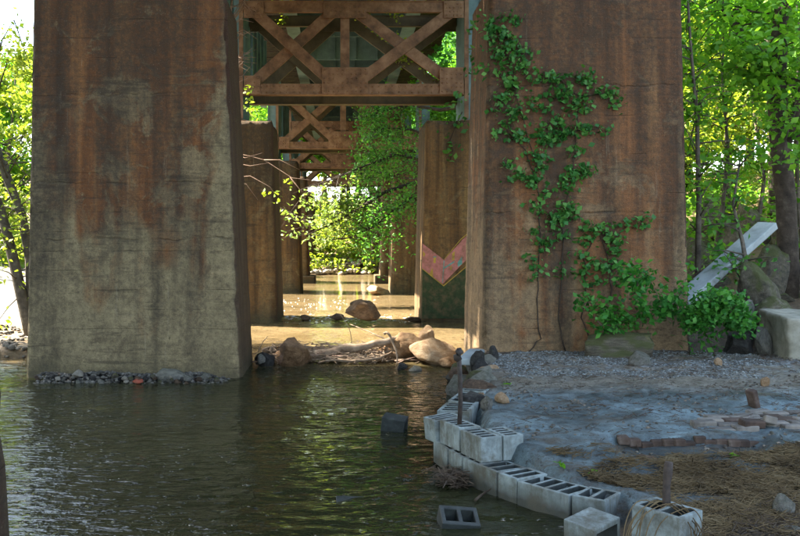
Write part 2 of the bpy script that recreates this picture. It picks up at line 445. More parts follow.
# terrain
def terrain_material():
    M = Mat('bank_earth', .9, .35)
    p = M.pos; s = M.sep(p); x, y, z = s[0], s[1], s[2]
    n1 = M.noise(p, 1.4, 8, .65, .5); n2 = M.noise(p, 9, 8, .7); n3 = M.noise(p, 45, 5, .75)
    mud = M.ramp(M.math('ADD', M.math('MULTIPLY', n1, .6), M.math('MULTIPLY', n2, .4)), [(.36, (.022, .026, .027)), (.47, (.085, .115, .125)), (.60, (.19, .265, .29))])
    sand = M.ramp(n2, [(.3, (.10, .08, .055)), (.6, (.23, .19, .135))])
    grav = M.ramp(M.voro(p, 34, 'F1', 'Color'), [(.1, (.06, .062, .06)), (.5, (.15, .16, .155)), (.95, (.30, .32, .32))])
    soil = M.ramp(n2, [(.3, (.03, .022, .014)), (.55, (.075, .055, .035)), (.75, (.14, .105, .065))])
    litter = M.ramp(M.math('ADD', M.math('MULTIPLY', n1, .5), M.math('MULTIPLY', n2, .5)), [(.35, (.05, .04, .02)), (.5, (.17, .115, .06)), (.65, (.30, .22, .13))])
    yj = M.math('ADD', y, M.math('MULTIPLY', M.math('SUBTRACT', n1, .5), 1.6))
    # bands across the bank: soil in front, straw ground, wet mud, sandy silt, gravel by the pier
    k = M.ramp(M.math('DIVIDE', yj, 14.0), [(.40, 0), (.435, 1)])
    col = M.mix(k, soil, mud)
    k = M.ramp(M.math('DIVIDE', yj, 14.0), [(.60, 0), (.66, 1)])
    col = M.mix(M.math('MULTIPLY', k, .8), col, sand)
    k = M.ramp(M.math('DIVIDE', yj, 14.0), [(.685, 0), (.72, 1)])
    col = M.mix(k, col, M.mix(M.ramp(n2, [(.42, 0), (.56, 1)]), sand, grav))
    k = M.ramp(M.math('DIVIDE', yj, 14.0), [(.80, 0), (.85, 1)])
    col = M.mix(k, col, soil)
    k = M.ramp(M.math('DIVIDE', y, 20.0), [(.66, 0), (.72, 1)])
    col = M.mix(k, col, litter)
    k = M.ramp(M.math('ADD', M.math('MULTIPLY', x, -.1), M.math('MULTIPLY', M.math('SUBTRACT', n1, .5), .2)), [(.30, 0), (.5, 1)])
    col = M.mix(k, col, litter)
    k = M.math('MULTIPLY', M.ramp(M.math('MULTIPLY', x, -.1), [(.60, 0), (.68, 1)]), M.math('MULTIPLY', M.ramp(M.math('DIVIDE', yj, 50.0), [(.345, 0), (.36, 1)]), M.ramp(M.math('DIVIDE', yj, 50.0), [(.72, 1), (.78, 0)])))
    col = M.mix(k, col, M.ramp(n2, [(.3, (.07, .068, .06)), (.6, (.17, .165, .15))]))
    # wet hollow below the brick edging
    ex = M.math('POWER', M.math('DIVIDE', M.math('SUBTRACT', x, 2.75), .75), 2.0); ey = M.math('POWER', M.math('DIVIDE', M.math('SUBTRACT', y, 6.68), .24), 2.0)
    hol = M.ramp(M.math('ADD', M.math('ADD', ex, ey), M.math('MULTIPLY', M.math('SUBTRACT', n2, .5), 1.6)), [(.55, .8), (1.0, 0)])
    col = M.mix(hol, col, (.022, .024, .022))
    blot = M.ramp(M.noise(M.mapping(p, scale=(1, 2.2, 1), loc=(5, 2, 0)), 2.2, 8, .7, .6), [(.52, 0), (.64, .75)])
    col = M.mix(M.math('MULTIPLY', blot, M.ramp(M.math('DIVIDE', y, 14.0), [(.84, 1), (.88, 0)])), col, (.085, .066, .045))
    dk = M.ramp(M.noise(p, 24, 6, .75), [(.36, .85), (.45, 0)])
    col = M.mix(dk, col, (.035, .03, .024))
    dk = M.ramp(n3, [(.33, .6), (.45, 0)])
    col = M.mix(dk, col, (.03, .026, .02))
    M.color(col)
    M.rough(M.ramp(M.math('ADD', n1, M.math('MULTIPLY', n2, .2)), [(.42, .30), (.70, .85)]))
    M.bump(M.math('ADD', n2, M.math('MULTIPLY', n3, .35)), .9, .03)
    return M.m
m_ground = terrain_material()

def water_material():
    M = Mat('river_water', .02, .5)
    M.b.inputs['IOR'].default_value = 1.333
    p = M.pos
    n = M.noise(p, .5, 4)
    deep = M.ramp(n, [(.3, (.016, .019, .008)), (.7, (.028, .030, .013))])
    shal = M.ramp(n, [(.3, (.105, .074, .036)), (.7, (.165, .122, .064))])
    s = M.sep(p)
    ys = M.math('ADD', s[1], M.math('MULTIPLY', n, .8))
    M.color(M.mix(M.ramp(M.math('DIVIDE', ys, 20.0), [(.66, 0), (.72, 1)]), deep, shal))
    w1 = M.noise(M.mapping(p, scale=(3.6, 8, 5)), 1, 2, .5)
    w2 = M.noise(M.mapping(p, scale=(9, 19, 14), rot=(0, 0, .12)), 1, 3, .5)
    patch = M.ramp(M.noise(M.mapping(p, scale=(.8, .5, 1)), 1, 3), [(.40, .35), (.62, 1)])
    calm = M.ramp(M.math('ADD', M.math('MULTIPLY', s[0], .1), .5), [(.20, .8), (.40, 1)])
    h = M.math('MULTIPLY', M.math('MULTIPLY', M.math('ADD', w1, M.math('MULTIPLY', w2, .5)), patch), calm)
    spk = M.ramp(M.noise(M.mapping(p, scale=(9, 17, 13), loc=(3, 1, 0)), 1, 2, .5), [(.60, 0), (.74, 1)])
    area = M.ramp(M.noise(M.mapping(p, scale=(.9, .9, 1), loc=(1, 4, 0)), 1, 2), [(.46, 0), (.60, 1)])
    h = M.math('ADD', h, M.math('MULTIPLY', M.math('MULTIPLY', spk, area), M.math('MULTIPLY', calm, 1.6)))
    M.bump(h, 1.0, .043)
    return M.m
m_water = water_material()

# ------------------------------------------------------------------ terrain and water
XR = ([-15, 4.0, 5.0, 5.6, 5.75, 6.14, 6.57, 6.9, 7.3, 8.1, 9.2, 10.3, 12, 13.2, 14, 15.5, 18, 24, 45, 50, 140],
      [2.3, 1.95, 1.72, 1.80, 1.86, 1.50, 1.26, 1.15, 1.10, 1.16, 1.42, 1.62, 1.85, 1.98, 2.6, 4.2, 5.4, 5.6, 5.2, 4.2, 4.2])
XL = ([-15, 12, 13.6, 14.3, 15.2, 16.4, 17.2, 19, 34, 38, 46, 50, 52, 56, 140],
      [-7.5, -7.5, -6.5, -4.0, -2.6, -2.6, -5.6, -6.4, -8.0, -8.5, -6.0, -2.5, 4.6, 9, 9])
def ground_h(x, y, detail=True):
    x = np.asarray(x, float); y = np.asarray(y, float)
    d = x - np.interp(y, *XR)
    plate = np.interp(y, [0, 4.5, 5.6, 6.1, 6.6, 7.2, 10, 12.5, 20], [.10, .12, .16, .20, .31, .36, .38, .38, .35])
    hr = np.where(d > 0, plate*sstep(0, .22, d), -np.minimum(.9, -d*.9))
    t = np.maximum(0, np.minimum(y-12.3, (x-4.7)*1.1))
    hr = hr + np.where(d > 0, 9.0*(1-np.exp(-.052*t)), 0)
    hr = hr + np.where(d > 0, np.maximum(0, x-7.2)*.30*sstep(12.5, 9, y), 0)
    dl = np.interp(y, *XL) - x
    hl = np.where(dl > 0, .16*sstep(0, .5, dl) + np.minimum(3.5, .16*np.maximum(0, np.minimum(dl-1.0, -x-6.5))) + np.minimum(5, .28*np.maximum(0, y-50.5)*sstep(0, 3, dl)), -np.minimum(.9, -dl*.9))
    h = np.maximum(hr, hl)
    if detail:
        land = sstep(-.05, .25, h)
        far = sstep(12, 20, np.abs(y))
        h = h + land*(fbm(x*1.1, y*1.1, 2.2, 5)*(.022 + .25*far) + fbm(x*6, y*6, 7.7, 4)*.016 + sstep(12.5, 12, y)*fbm(x*2.2, y*3.6, 1.1, 3)*.020)
        # scour in front of the brick edging
        pit = sstep(2.05, 2.3, x)*sstep(3.5, 3.3, x)*sstep(6.3, 6.6, y)*sstep(6.93, 6.89, y)
        h = h - .075*pit
    return h

def grid_sheet(name, xs, ys, zf, mat, smooth=True):
    X, Y = np.meshgrid(xs, ys)
    Z = zf(X, Y)
    v = np.stack([X, Y, Z], -1).reshape(-1, 3)
    nx, ny = len(xs), len(ys)
    i = np.arange(nx-1)[None, :] + np.arange(ny-1)[:, None]*nx
    f = np.stack([i, i+1, i+1+nx, i+nx], -1).reshape(-1, 4)
    return obj(name, mesh_from(name, v, f, mat, smooth))

def span(*seg):
    out = []
    for a, b, s in seg: out.append(np.arange(a, b-1e-6, s))
    out.append(np.array([seg[-1][1]])); return np.concatenate(out)

gx = span((-70, -20, 4), (-20, -4, .8), (-4, .6, .6), (.6, 5.2, .04), (5.2, 9, .12), (9, 20, .6), (20, 70, 4))
gy = span((-20, 2, 1.5), (2, 4, .2), (4, 12.6, .04), (12.6, 18, .15), (18, 40, .7), (40, 70, 1.5), (70, 150, 5))
ground = grid_sheet('ground', gx, gy, ground_h, m_ground)
tag(ground, kind='structure')

def water_h(x, y):
    near = sstep(-6.5, -4.5, x)*sstep(3.2, 2.0, x)*sstep(28, 20, y)*sstep(2.5, 4, y)
    rip = fbm(x*2.6, y*6.0, .3, 3)*.007 + fbm(x*6+3, y*13, 1.7, 2)*.0045
    act = .6 + 1.5*np.exp(-((x-.35)**2/1.6 + (y-6.3)**2/3.5)) + .5*np.exp(-((y-12.0)/1.2)**2)
    riff = np.exp(-((y-21.6)/1.0)**2)*.05*(perlin(x*3.2, y*5, 4.4)) + np.exp(-((y-21.6)/1.3)**2)*.03*perlin(x*7, y*11, 8.4)
    dip = -.02*sstep(20.4, 21.8, y)
    return near*(rip*act*(.7+.3*sstep(-3, -1, x)) + riff)
wx = span((-60, -8, 4), (-8, -5, .5), (-5, 2.6, .045), (2.6, 8, .4), (8, 16, 2))
wy = span((-20, 2, 2), (2, 4.2, .3), (4.2, 14.5, .04), (14.5, 24, .06), (24, 60, .9))
water = grid_sheet('river_water', wx, wy, water_h, m_water)
tag(water, kind='structure')

# ------------------------------------------------------------------ concrete piers
def pier_mesh(name, bot, top, z0, z1, mat, seed, rough=.010, n=(26, 14, 44)):
    """bot, top = (x0, x1, y0, y1); a battered block with worn arrises"""
    nx, ny, nz = n
    V = []; Fq = []
    idx = {}
    def pt(i, j, k):
        key = (i, j, k)
        if key in idx: return idx[key]
        u, v, w = i/nx, j/ny, k/nz
        x0 = bot[0]+(top[0]-bot[0])*w; x1 = bot[1]+(top[1]-bot[1])*w
        y0 = bot[2]+(top[2]-bot[2])*w; y1 = bot[3]+(top[3]-bot[3])*w
        V.append([x0+(x1-x0)*u, y0+(y1-y0)*v, z0+(z1-z0)*w, i, j, k])
        idx[key] = len(V)-1
        return idx[key]
    for i in range(nx):
        for k in range(nz):
            Fq.append((pt(i,0,k), pt(i+1,0,k), pt(i+1,0,k+1), pt(i,0,k+1)))
            Fq.append((pt(i+1,ny,k), pt(i,ny,k), pt(i,ny,k+1), pt(i+1,ny,k+1)))
    for j in range(ny):
        for k in range(nz):
            Fq.append((pt(0,j+1,k), pt(0,j,k), pt(0,j,k+1), pt(0,j+1,k+1)))
            Fq.append((pt(nx,j,k), pt(nx,j+1,k), pt(nx,j+1,k+1), pt(nx,j,k+1)))
    for i in range(nx):
        for j in range(ny):
            Fq.append((pt(i,j,nz), pt(i+1,j,nz), pt(i+1,j+1,nz), pt(i,j+1,nz)))
    A = np.array(V); p = A[:, :3].copy()
    ei = (A[:, 3] == 0)*-1. + (A[:, 3] == nx)*1.
    ej = (A[:, 4] == 0)*-1. + (A[:, 4] == ny)*1.
    ek = (A[:, 5] == nz)*1.
    edges = (np.abs(ei)+np.abs(ej)+ek)
    nA = fbm(p[:, 0]*1.7+seed*9, p[:, 1]*1.7, p[:, 2]*1.7, 4); nB = fbm(p[:, 0]*6+seed*9, p[:, 1]*6, p[:, 2]*6, 3)
    amt = np.where(edges >= 2, -.016-.030*np.maximum(0, nB+.1)-.07*np.maximum(0, nA-.35), rough*(.5*nA+.6*nB))
    p[:, 0] += ei*amt; p[:, 1] += ej*amt; p[:, 2] += ek*amt
    o = np.array([(bot[0]+bot[1])/2, (bot[2]+bot[3])/2, z0])
    return mesh_from(name, p-o, np.array(Fq), mat, False), o

def pier(label, bot, top, z0, z1, mat, seed, n=(26, 14, 44)):
    me, o = pier_mesh('concrete_pier', bot, top, z0, z1, mat, seed, n=n)
    q = obj('concrete_pier', me, loc=o)
    return tag(q, label, 'bridge pier', 'concrete bridge piers')

ZB = -0.7
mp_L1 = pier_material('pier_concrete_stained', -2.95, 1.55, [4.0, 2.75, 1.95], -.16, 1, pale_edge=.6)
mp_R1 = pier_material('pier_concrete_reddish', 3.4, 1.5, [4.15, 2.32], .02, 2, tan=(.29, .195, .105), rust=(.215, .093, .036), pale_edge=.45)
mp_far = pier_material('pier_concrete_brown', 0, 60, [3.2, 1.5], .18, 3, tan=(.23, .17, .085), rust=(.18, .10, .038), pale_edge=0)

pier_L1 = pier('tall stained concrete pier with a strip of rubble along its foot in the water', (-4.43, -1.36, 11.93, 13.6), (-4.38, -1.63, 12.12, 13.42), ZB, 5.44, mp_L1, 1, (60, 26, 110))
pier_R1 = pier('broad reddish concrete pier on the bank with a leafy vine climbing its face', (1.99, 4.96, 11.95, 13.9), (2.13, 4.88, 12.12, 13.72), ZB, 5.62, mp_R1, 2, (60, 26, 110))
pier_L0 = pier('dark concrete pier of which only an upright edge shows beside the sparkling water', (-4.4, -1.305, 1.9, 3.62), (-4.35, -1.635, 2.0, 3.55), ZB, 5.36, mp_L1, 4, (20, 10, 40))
FAR = [  # bottom x-inner left/right, y0, y1, z top
    (20.2, 22.4, 4.84), (32.3, 34.3, 5.05), (40.6, 42.6, 5.1), (52.5, 54.5, 5.1)]
fl_left = ['brown concrete pier rising from the water behind the large pier with rubble at its foot',
           'tan concrete pier next behind the shaded brown one, sunlit leaves hanging in front of it',
           'distant concrete pier with a stepped foot across the gap from the sunny bank',
           'farthest concrete pier on the left row standing on the green far bank']
fl_right = ['concrete pier painted with a pink and yellow heart mural above dark green paint',
            'concrete pier partly hidden by branches, next behind the pier with the heart mural',
            'distant concrete pier beside the shaded green bank, beyond the branch-covered pier',
            'farthest concrete pier on the right row standing on the green far bank']
far_piers = []
for i, (y0, y1, zt) in enumerate(FAR):
    zb = ZB
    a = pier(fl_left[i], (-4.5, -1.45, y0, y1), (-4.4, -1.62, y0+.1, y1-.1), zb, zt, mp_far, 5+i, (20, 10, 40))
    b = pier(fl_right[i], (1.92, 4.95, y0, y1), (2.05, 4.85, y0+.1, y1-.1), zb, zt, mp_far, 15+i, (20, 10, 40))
    far_piers += [a, b]
    if i == 2:
        for q, (xa, xb) in ((a, (-4.7, -1.2)), (b, (1.7, 5.1))):
            mb = MB(q.location); mb.box((xa, y0-.25, ZB), (xb, y1+.25, .33)); mb.build('footing', mp_far, q, bevel=.04)

# heart mural on the right second pier
R2 = far_piers[1]
def on_R2(px, py, lift):
    # face plane y runs from 20.2 at ZB to 20.3 at 4.84
    Y = 20.2
    for _ in range(3):
        z = EYE-(py-VPY)*Y/850; Y = 20.2 + .1*(z-ZB)/(4.84-ZB)
    p = P(px, py, Y); p.y -= lift; return p
def paint(name, c, rough=.8):
    M = Mat(name, rough, .3)
    n = M.noise(M.pos, 5, 7, .7)
    w = M.ramp(n, [(.46, .08), (.68, .85)])
    M.color(M.mix(w, M.ramp(M.noise(M.pos, 9, 4), [(.3, tuple(k*.75 for k in c)), (.7, tuple(min(1, k*1.15) for k in c))]), (.15, .10, .055)))
    return M.m
def mural(name, pts, mat, lift):
    front = [on_R2(x, y, lift+.004) for x, y in pts]; back = [on_R2(x, y, -.004) for x, y in pts]
    n = len(pts); mb = MB(R2.location)
    mb.add(front+back, [tuple(range(n))] + [tuple(2*n-1-k for k in range(n))] + [(k, n+k, n+(k+1) % n, (k+1) % n) for k in range(n)])
    return mb.build(name, mat, R2)
mural('green_paint', [(422.5, 268), (443.5, 285.5), (470, 265), (470, 318.5), (422, 318.5)], paint('dark_green_paint', (.025, .055, .022)), .014)
mural('pink_chevron', [(422.5, 243.5), (444, 260), (463, 239), (470, 233), (470, 256), (442.5, 284), (422, 268)], paint('pink_paint', (.50, .20, .19)), .020)
yl = paint('yellow_paint', (.48, .34, .06)); cy = paint('cyan_paint', (.14, .38, .36))
mural('yellow_outline', [(422, 268), (443.5, 285.3), (470, 263), (470, 263.8), (443.5, 286.3), (422, 268.9)], yl, .022)
mural('yellow_outline', [(444.5, 259.4), (461, 239.6), (470, 232), (470, 231.3), (460.6, 238.9), (444.3, 258.7)], yl, .022)
for pts in ([(422.8, 251), (425.5, 254), (424, 256.5), (422.8, 256)], [(433.5, 258), (436, 257), (435.5, 263), (433.2, 263)],
            [(429.5, 273.5), (432.3, 267.5), (433.2, 277.5), (431, 276)], [(452, 253.5), (454.6, 251), (454.4, 260), (451.8, 260.5)], [(449.8, 267), (451.6, 265.5), (451.4, 270), (449.8, 270.2)]):
    mural('yellow_patch', pts, yl, .024)
for pts in ([(443.5, 260.5), (444.4, 260.5), (442.6, 283), (442, 282)], [(444.4, 267), (454, 261), (454.4, 262.2), (444, 269)], [(433, 256.5), (436.4, 256.5), (436.4, 257.2), (433.2, 257.5)], [(457.4, 262.5), (462, 256), (462, 264), (457.6, 267)]):
    mural('cyan_line', pts, cy, .027)

# ------------------------------------------------------------------ steel bents
XLg, XRg, XC = -2.35, 3.02, .12
def rivets(parent, spots, y, mat):
    mb = MB(parent.matrix_world.translation if False else parent_loc(parent))
    for (x, z) in spots:
        r = .026
        vs = [(x + r*math.cos(k*math.pi/3), y, z + r*math.sin(k*math.pi/3)) for k in range(6)] + [(x, y-.024, z)]
        mb.add(vs, [(k, (k+1) % 6, 6) for k in range(6)])
    return tag(mb.build('rivets', mat, parent), kind='stuff')
def parent_loc(o):
    v = Vector(o.location)
    while o.parent is not None:
        o = o.parent; v += Vector(o.location)
    return v

def frame(root, y, mat, zb, zt, riv=True):
    o = root.location
    def part(name, fn, bevel=.004):
        mb = MB(o); fn(mb); return mb.build(name, mat, root, bevel=bevel)
    part('bottom_chord', lambda m: (m.box((XLg, y, zb), (XRg, y+.11, zb+.27)), m.box((XLg, y-.03, zb-.003), (XRg, y+.2, zb+.02))))
    part('top_chord', lambda m: (m.box((XLg, y, zt-.27), (XRg, y+.11, zt)), m.box((XLg, y-.03, zt-.02), (XRg, y+.2, zt+.003))))
    part('post', lambda m: (m.box((XC-.11, y+.012, zb+.272), (XC+.11, y+.09, zt-.272)), m.box((XC-.015, y+.092, zb+.272), (XC+.015, y+.2, zt-.272))))
    if riv:
        c_ = [q for q in root.children if q.name.startswith('bottom_chord')][-1]
        rivets(c_, [(XLg+.1+i*.16, zz) for i in range(int((XRg-XLg-.2)/.16)) for zz in (zb+.06, zb+.21)], y-.001, mat)
    w = .27
    for s, xe in ((-1, XLg), (1, XRg)):
        xi = XC + s*.30; xo = xe - s*.12
        a = part('diagonal', lambda m: m.bar((xo, y+.02, zt-.12), (xi, y+.02, zb+.30), w, .07), .003)
        b = part('diagonal', lambda m: m.bar((xo, y+.095, zb+.20), (xi, y+.095, zt-.25), w, .07), .003)
    for nm, (x0, x1, z0, z1) in (('c', (XC-.56, XC+.56, zb+.015, zb+.66)), ('r', (XRg-.60, XRg-.02, zb+.015, zb+.66)), ('l', (XLg+.02, XLg+.42, zb+.015, zb+.46)),
                             ('tc', (XC-.52, XC+.52, zt-.42, zt-.024)), ('tr', (XRg-.5, XRg-.02, zt-.42, zt-.024)), ('tl', (XLg+.02, XLg+.5, zt-.42, zt-.024))):
        g = part('gusset_plate', lambda m: m.box((x0, y-.042, z0), (x1, y-.022, z1)), .002)
        if riv:
            sp = [(x0+.06+i*(x1-x0-.12)/max(1, round((x1-x0)/.13)), z0+.06+j*(z1-z0-.12)/max(1, round((z1-z0)/.13)))
                  for i in range(int(round((x1-x0)/.13))+1) for j in range(int(round((z1-z0)/.13))+1)]
            sp = [q for k, q in enumerate(sp) if (k*7) % 10 < 7]
            rivets(g, sp, y-.042, mat)
def bent(y0, ptop, label, riv=True, zb=5.5):
    root = thing('steel_bent', ((XLg+XRg)/2, y0+.8, ptop), label, 'bridge frame', 'steel bents on the piers')
    o = root.location; zt = 7.78
    frame(root, y0, m_rust, zb, zt, riv)
    frame(root, y0+1.35, m_dark, zb-.01, zt, False)
    for x, s in ((XLg, -1), (XRg, 1)):
        mb = MB(o)
        xa, xb = (x-.42, x-.004) if s < 0 else (x+.004, x+.42)
        mb.box((xa, y0+.05, ptop+.06), (xa+.03, y0+1.5, 8.3)); mb.box((xb-.03, y0+.05, ptop+.06), (xb, y0+1.5, 8.3))
        mb.box((xa+.032, y0+.1, ptop+.06), (xb-.032, y0+.13, 8.3)); mb.box((xa+.032, y0+1.42, ptop+.06), (xb-.032, y0+1.45, 8.3))
        mb.build('leg', m_teal, root)
        mb = MB(o); mb.box((xa-.08, y0-.02, ptop-.01), (xb+.08, y0+1.58, ptop+.058)); mb.build('base_plate', m_rust, root, bevel=.006)
        mb = MB(o)
        fx = x+.006 if s > 0 else x-.006
        mb.box((min(x, fx)-.05, y0-.06, ptop+.06), (max(x, fx)+.05, y0+.0, 8.3)) if False else mb.box((xa if s > 0 else xb-.10, y0-.03, ptop+.08), (xa+.10 if s > 0 else xb, y0+.045, 8.29))
        mb.build('flange_angle', m_rust, root)
    # longitudinal bracket plate behind the frame, carried by the left leg
    mb = MB(o); mb.box((XLg-.06, y0+1.75, 6.2), (XLg-.03, y0+6.2, 8.28)); mb.box((XLg-.14, y0+1.75, 6.17), (XLg+.05, y0+6.2, 6.198))
    mb.build('side_girder', m_teal, root)
    for k in range(5):
        mb = MB(o); yy = y0+1.9+k*1.05; mb.box((XLg-.029, yy, 6.2), (XLg+.04, yy+.04, 8.27)); mb.build('stiffener', m_teal, root)
    return root
bent(20.65, 4.84, 'rust brown X-braced steel frame standing on the pier with the heart mural and its twin')
bent(32.5, 5.05, 'rusty X-braced steel frame above the branch-covered pier, green leaves across its lower part')
bent(41.0, 5.1, 'distant rusty steel frame above the pier pair with stepped feet')
bent(52.8, 5.1, 'farthest rusty steel frame above the pier pair on the green far bank', False)
# the bent on the nearest pair is above the picture
bent(12.35, 5.60, 'rusty steel frame on top of the two nearest large piers', True, 6.75)

deck = thing('railway_deck', (.33, 25, 8.3), 'dark timber-tied railway deck carried by steel girders over the piers', 'bridge deck')
for x in (-1.4, 2.05):
    mb = MB(deck.location)
    mb.box((x-.02, -6, 8.34), (x+.02, 64, 9.5)); mb.box((x-.2, -6, 8.302), (x+.2, 64, 8.338)); mb.box((x-.2, -6, 9.502), (x+.2, 64, 9.53))
    mb.build('girder', m_teal, deck)
for k, y in enumerate(np.arange(-4, 62, 3.4)):
    mb = MB(deck.location); mb.box((-1.378, y, 8.36), (2.028, y+.04, 9.48)); mb.build('diaphragm', m_teal, deck)
    for x in (-.9, -.2, .55, 1.3):
        mb = MB(deck.location); mb.box((x, y-.08, 8.37), (x+.03, y-.002, 9.47)); mb.build('stiffener', m_teal, deck)
me_tie = None
mb = MB((0, 0, 0)); mb.box((-4.3, -.15, -.12), (3.5, .15, .12)); me_tie = mesh_from('tie', mb.v, mb.f, m_tie)
for k in range(190):
    y = -5.5+k*.36
    if y > 62: break
    obj('tie', me_tie, deck, loc=(.05+random.uniform(-.05, .05), y-25, 9.66-8.3+random.uniform(-.008, .008)), rot=(0, 0, random.uniform(-.008, .008)))
for x in (-.4, 1.04):
    mb = MB(deck.location); mb.box((x-.035, -6, 9.80), (x+.035, 63, 9.94)); mb.build('rail', m_rail, deck)

# ------------------------------------------------------------------ rocks
def rock_mesh(seed, mat, sub=3, cuts=9, rough=.16, sq=(1, 1, 1), taper=0):
    r = np.random.default_rng(seed)
    bm = bmesh.new(); bmesh.ops.create_icosphere(bm, subdivisions=sub, radius=1)
    v = np.array([q.co[:] for q in bm.verts]); f = np.array([[q.index for q in t.verts] for t in bm.faces]); bm.free()
    for _ in range(cuts):
        n = r.normal(size=3); n /= np.linalg.norm(n); d = r.uniform(.45, .85)
        k = np.maximum(0, v@n-d); v = v-np.outer(k, n)*.97
    s = r.uniform(0, 50)
    nn = v/np.linalg.norm(v, axis=1)[:, None]
    v = v + nn*(rough*fbm(v[:, 0]*1.5+s, v[:, 1]*1.5, v[:, 2]*1.5, 4))[:, None]
    v = v*np.array(sq)
    v[:, :2] *= (1-taper*np.clip(v[:, 2:3], -.6, 1))
    mx = np.abs(v).max(0); v = v/mx
    return mesh_from('rock', v, f, mat, True)
ROCKS = {}
def rock_variant(mat, k, sub):
    key = (mat.name, k, sub)
    if key not in ROCKS: ROCKS[key] = rock_mesh(100+k*13+len(mat.name)*7, mat, sub, cuts=12 if k % 2 else 18, rough=.11, taper=.42 if k == 9 else 0)
    return ROCKS[key]
def rock(label, c, size, mat, k=0, rot=(0, 0, 0), sub=3, group=None, name='rock', cat='rock'):
    o = obj(name, rock_variant(mat, k, sub), loc=c, rot=rot); o.scale = size
    return tag(o, label, cat, group)

def rock_px(label, x0, y0, x1, y1, Y, mat, k=0, depth=None, rot=(0, 0, 0), sub=3, group=None, name='rock', cat='rock', sink=.12):
    a = P(x0, y1, Y); b = P(x1, y0, Y)
    w = (b.x-a.x)/2; h = (b.z-a.z)/2*(1+sink)
    d = depth or w*.8
    return rock(label, ((a.x+b.x)/2, Y+d*.6, b.z-h), (w*1.03, d, h*1.03), mat, k, rot, sub, group, name, cat)

# log jam between the two big piers
rock_px('large brown pointed boulder beside the stained pier at the end of the driftwood log', 268, 335, 311, 370, 13.0, r_rust, 9, .5, (0, 0, .4), 4, name='boulder', cat='boulder')
rock_px('dark rounded stone wedged between the stained pier and the pointed boulder', 254, 352, 275, 370, 13.1, r_dark, 2)
rock_px('small bluish stone at the waterline beside the stained pier corner', 257, 354, 267, 364, 12.85, r_grey, 3)
rock_px('sunlit tan boulder lying behind the driftwood at the middle of the log jam', 374, 333, 432, 366, 13.75, r_tan, 0, .5, (0, 0, 1.2), 4, name='boulder', cat='boulder')
rock_px('upright narrow sunlit stone standing on end behind the tan boulders', 419, 325, 440, 352, 14.0, r_tan, 3, .16, (0, -.15, .3), 4, sink=.3)
rock_px('largest sunlit tan boulder lying beside the right pier above the shallow water', 412, 341, 460, 371, 13.1, r_tan, 2, .42, (0, .1, .2), 4, name='boulder', cat='boulder')
rock_px('low sunlit stone at the foot of the largest tan boulder towards the bank', 439, 358, 457, 370, 12.9, r_tan, 4, .25)
rock_px('dark wet stone in the shallows in front of the tan boulders', 395, 363, 408, 371, 12.75, r_dark, 1)
rock_px('grey stone in the shallows touching the front of the largest tan boulder', 409, 366, 424, 374, 12.6, r_grey, 1)
rock_px('brown wet boulder in the rapids beyond the log jam, lit on its left', 345, 300, 380, 321, 19.2, r_brown, 2, .4, (0, 0, .3), 4, name='boulder', cat='boulder')
rock_px('small reddish stone on top of the brown boulder in the rapids', 350, 298, 366, 310, 19.6, r_brown, 4, .25)
rock_px('pale boulder in midstream in front of the branch-covered pier', 366, 285, 391, 299, 31, r_tan, 1, .6, (0, 0, 0), 4, name='boulder', cat='boulder')
rock_px('dark flat stone in the sunlit water far upstream', 302, 287, 312, 291.5, 37, r_dark, 1)
for i, (x0, y0, x1, y1) in enumerate([(300, 314, 312, 320), (330, 313, 346, 320), (404, 316, 424, 322)]):
    rock_px('low dark stone breaking the surface in the line of rapids', x0, y0+1, x1, y1, 20.8-.2*(i % 3), r_brown, i % 4, .25, group='dark stones in the rapids')

# rubble along the foot of the left pier
mud = rock_px('low dark mud bank with moss along the foot of the stained pier', 36, 373, 232, 389, 11.72, r_dark, 3, .22, name='mud_bank', cat='mud bank', sink=.6)
rock_px('pale stone block lying on the rubble in the middle of the stained pier foot', 72, 370, 83, 378, 11.62, r_pale, 1, .1)
rock_px('long flat tan stone on the rubble near the corner of the stained pier', 148, 369, 186, 382, 11.62, r_grey, 2, .16)
rock_px('grey stone on the rubble next to the long flat tan stone', 196, 372, 214, 383, 11.65, r_grey, 4, .14)
for i in range(46):
    px = 40 + i*3.9 + random.uniform(-3, 3); s = random.uniform(3, 7)
    yb = 381 + random.uniform(-3.0, 4.5)
    if px > 215: yb -= 3
    rock_px('small mixed stone in the rubble strip along the stained pier foot', px-s/2*1.2, yb-s*.8, px+s/2*1.2, yb, 11.55+random.uniform(-.1, .12), random.choice([r_grey, r_brown, r_pale, r_dark, r_moss]), i % 5, sub=2, group='rubble at the stained pier foot')
rock_px('bright red brick fragment in the rubble along the stained pier foot', 132, 379, 144, 383.5, 11.45, paint('red_brick_paint', (.30, .05, .03)), 1, .06)

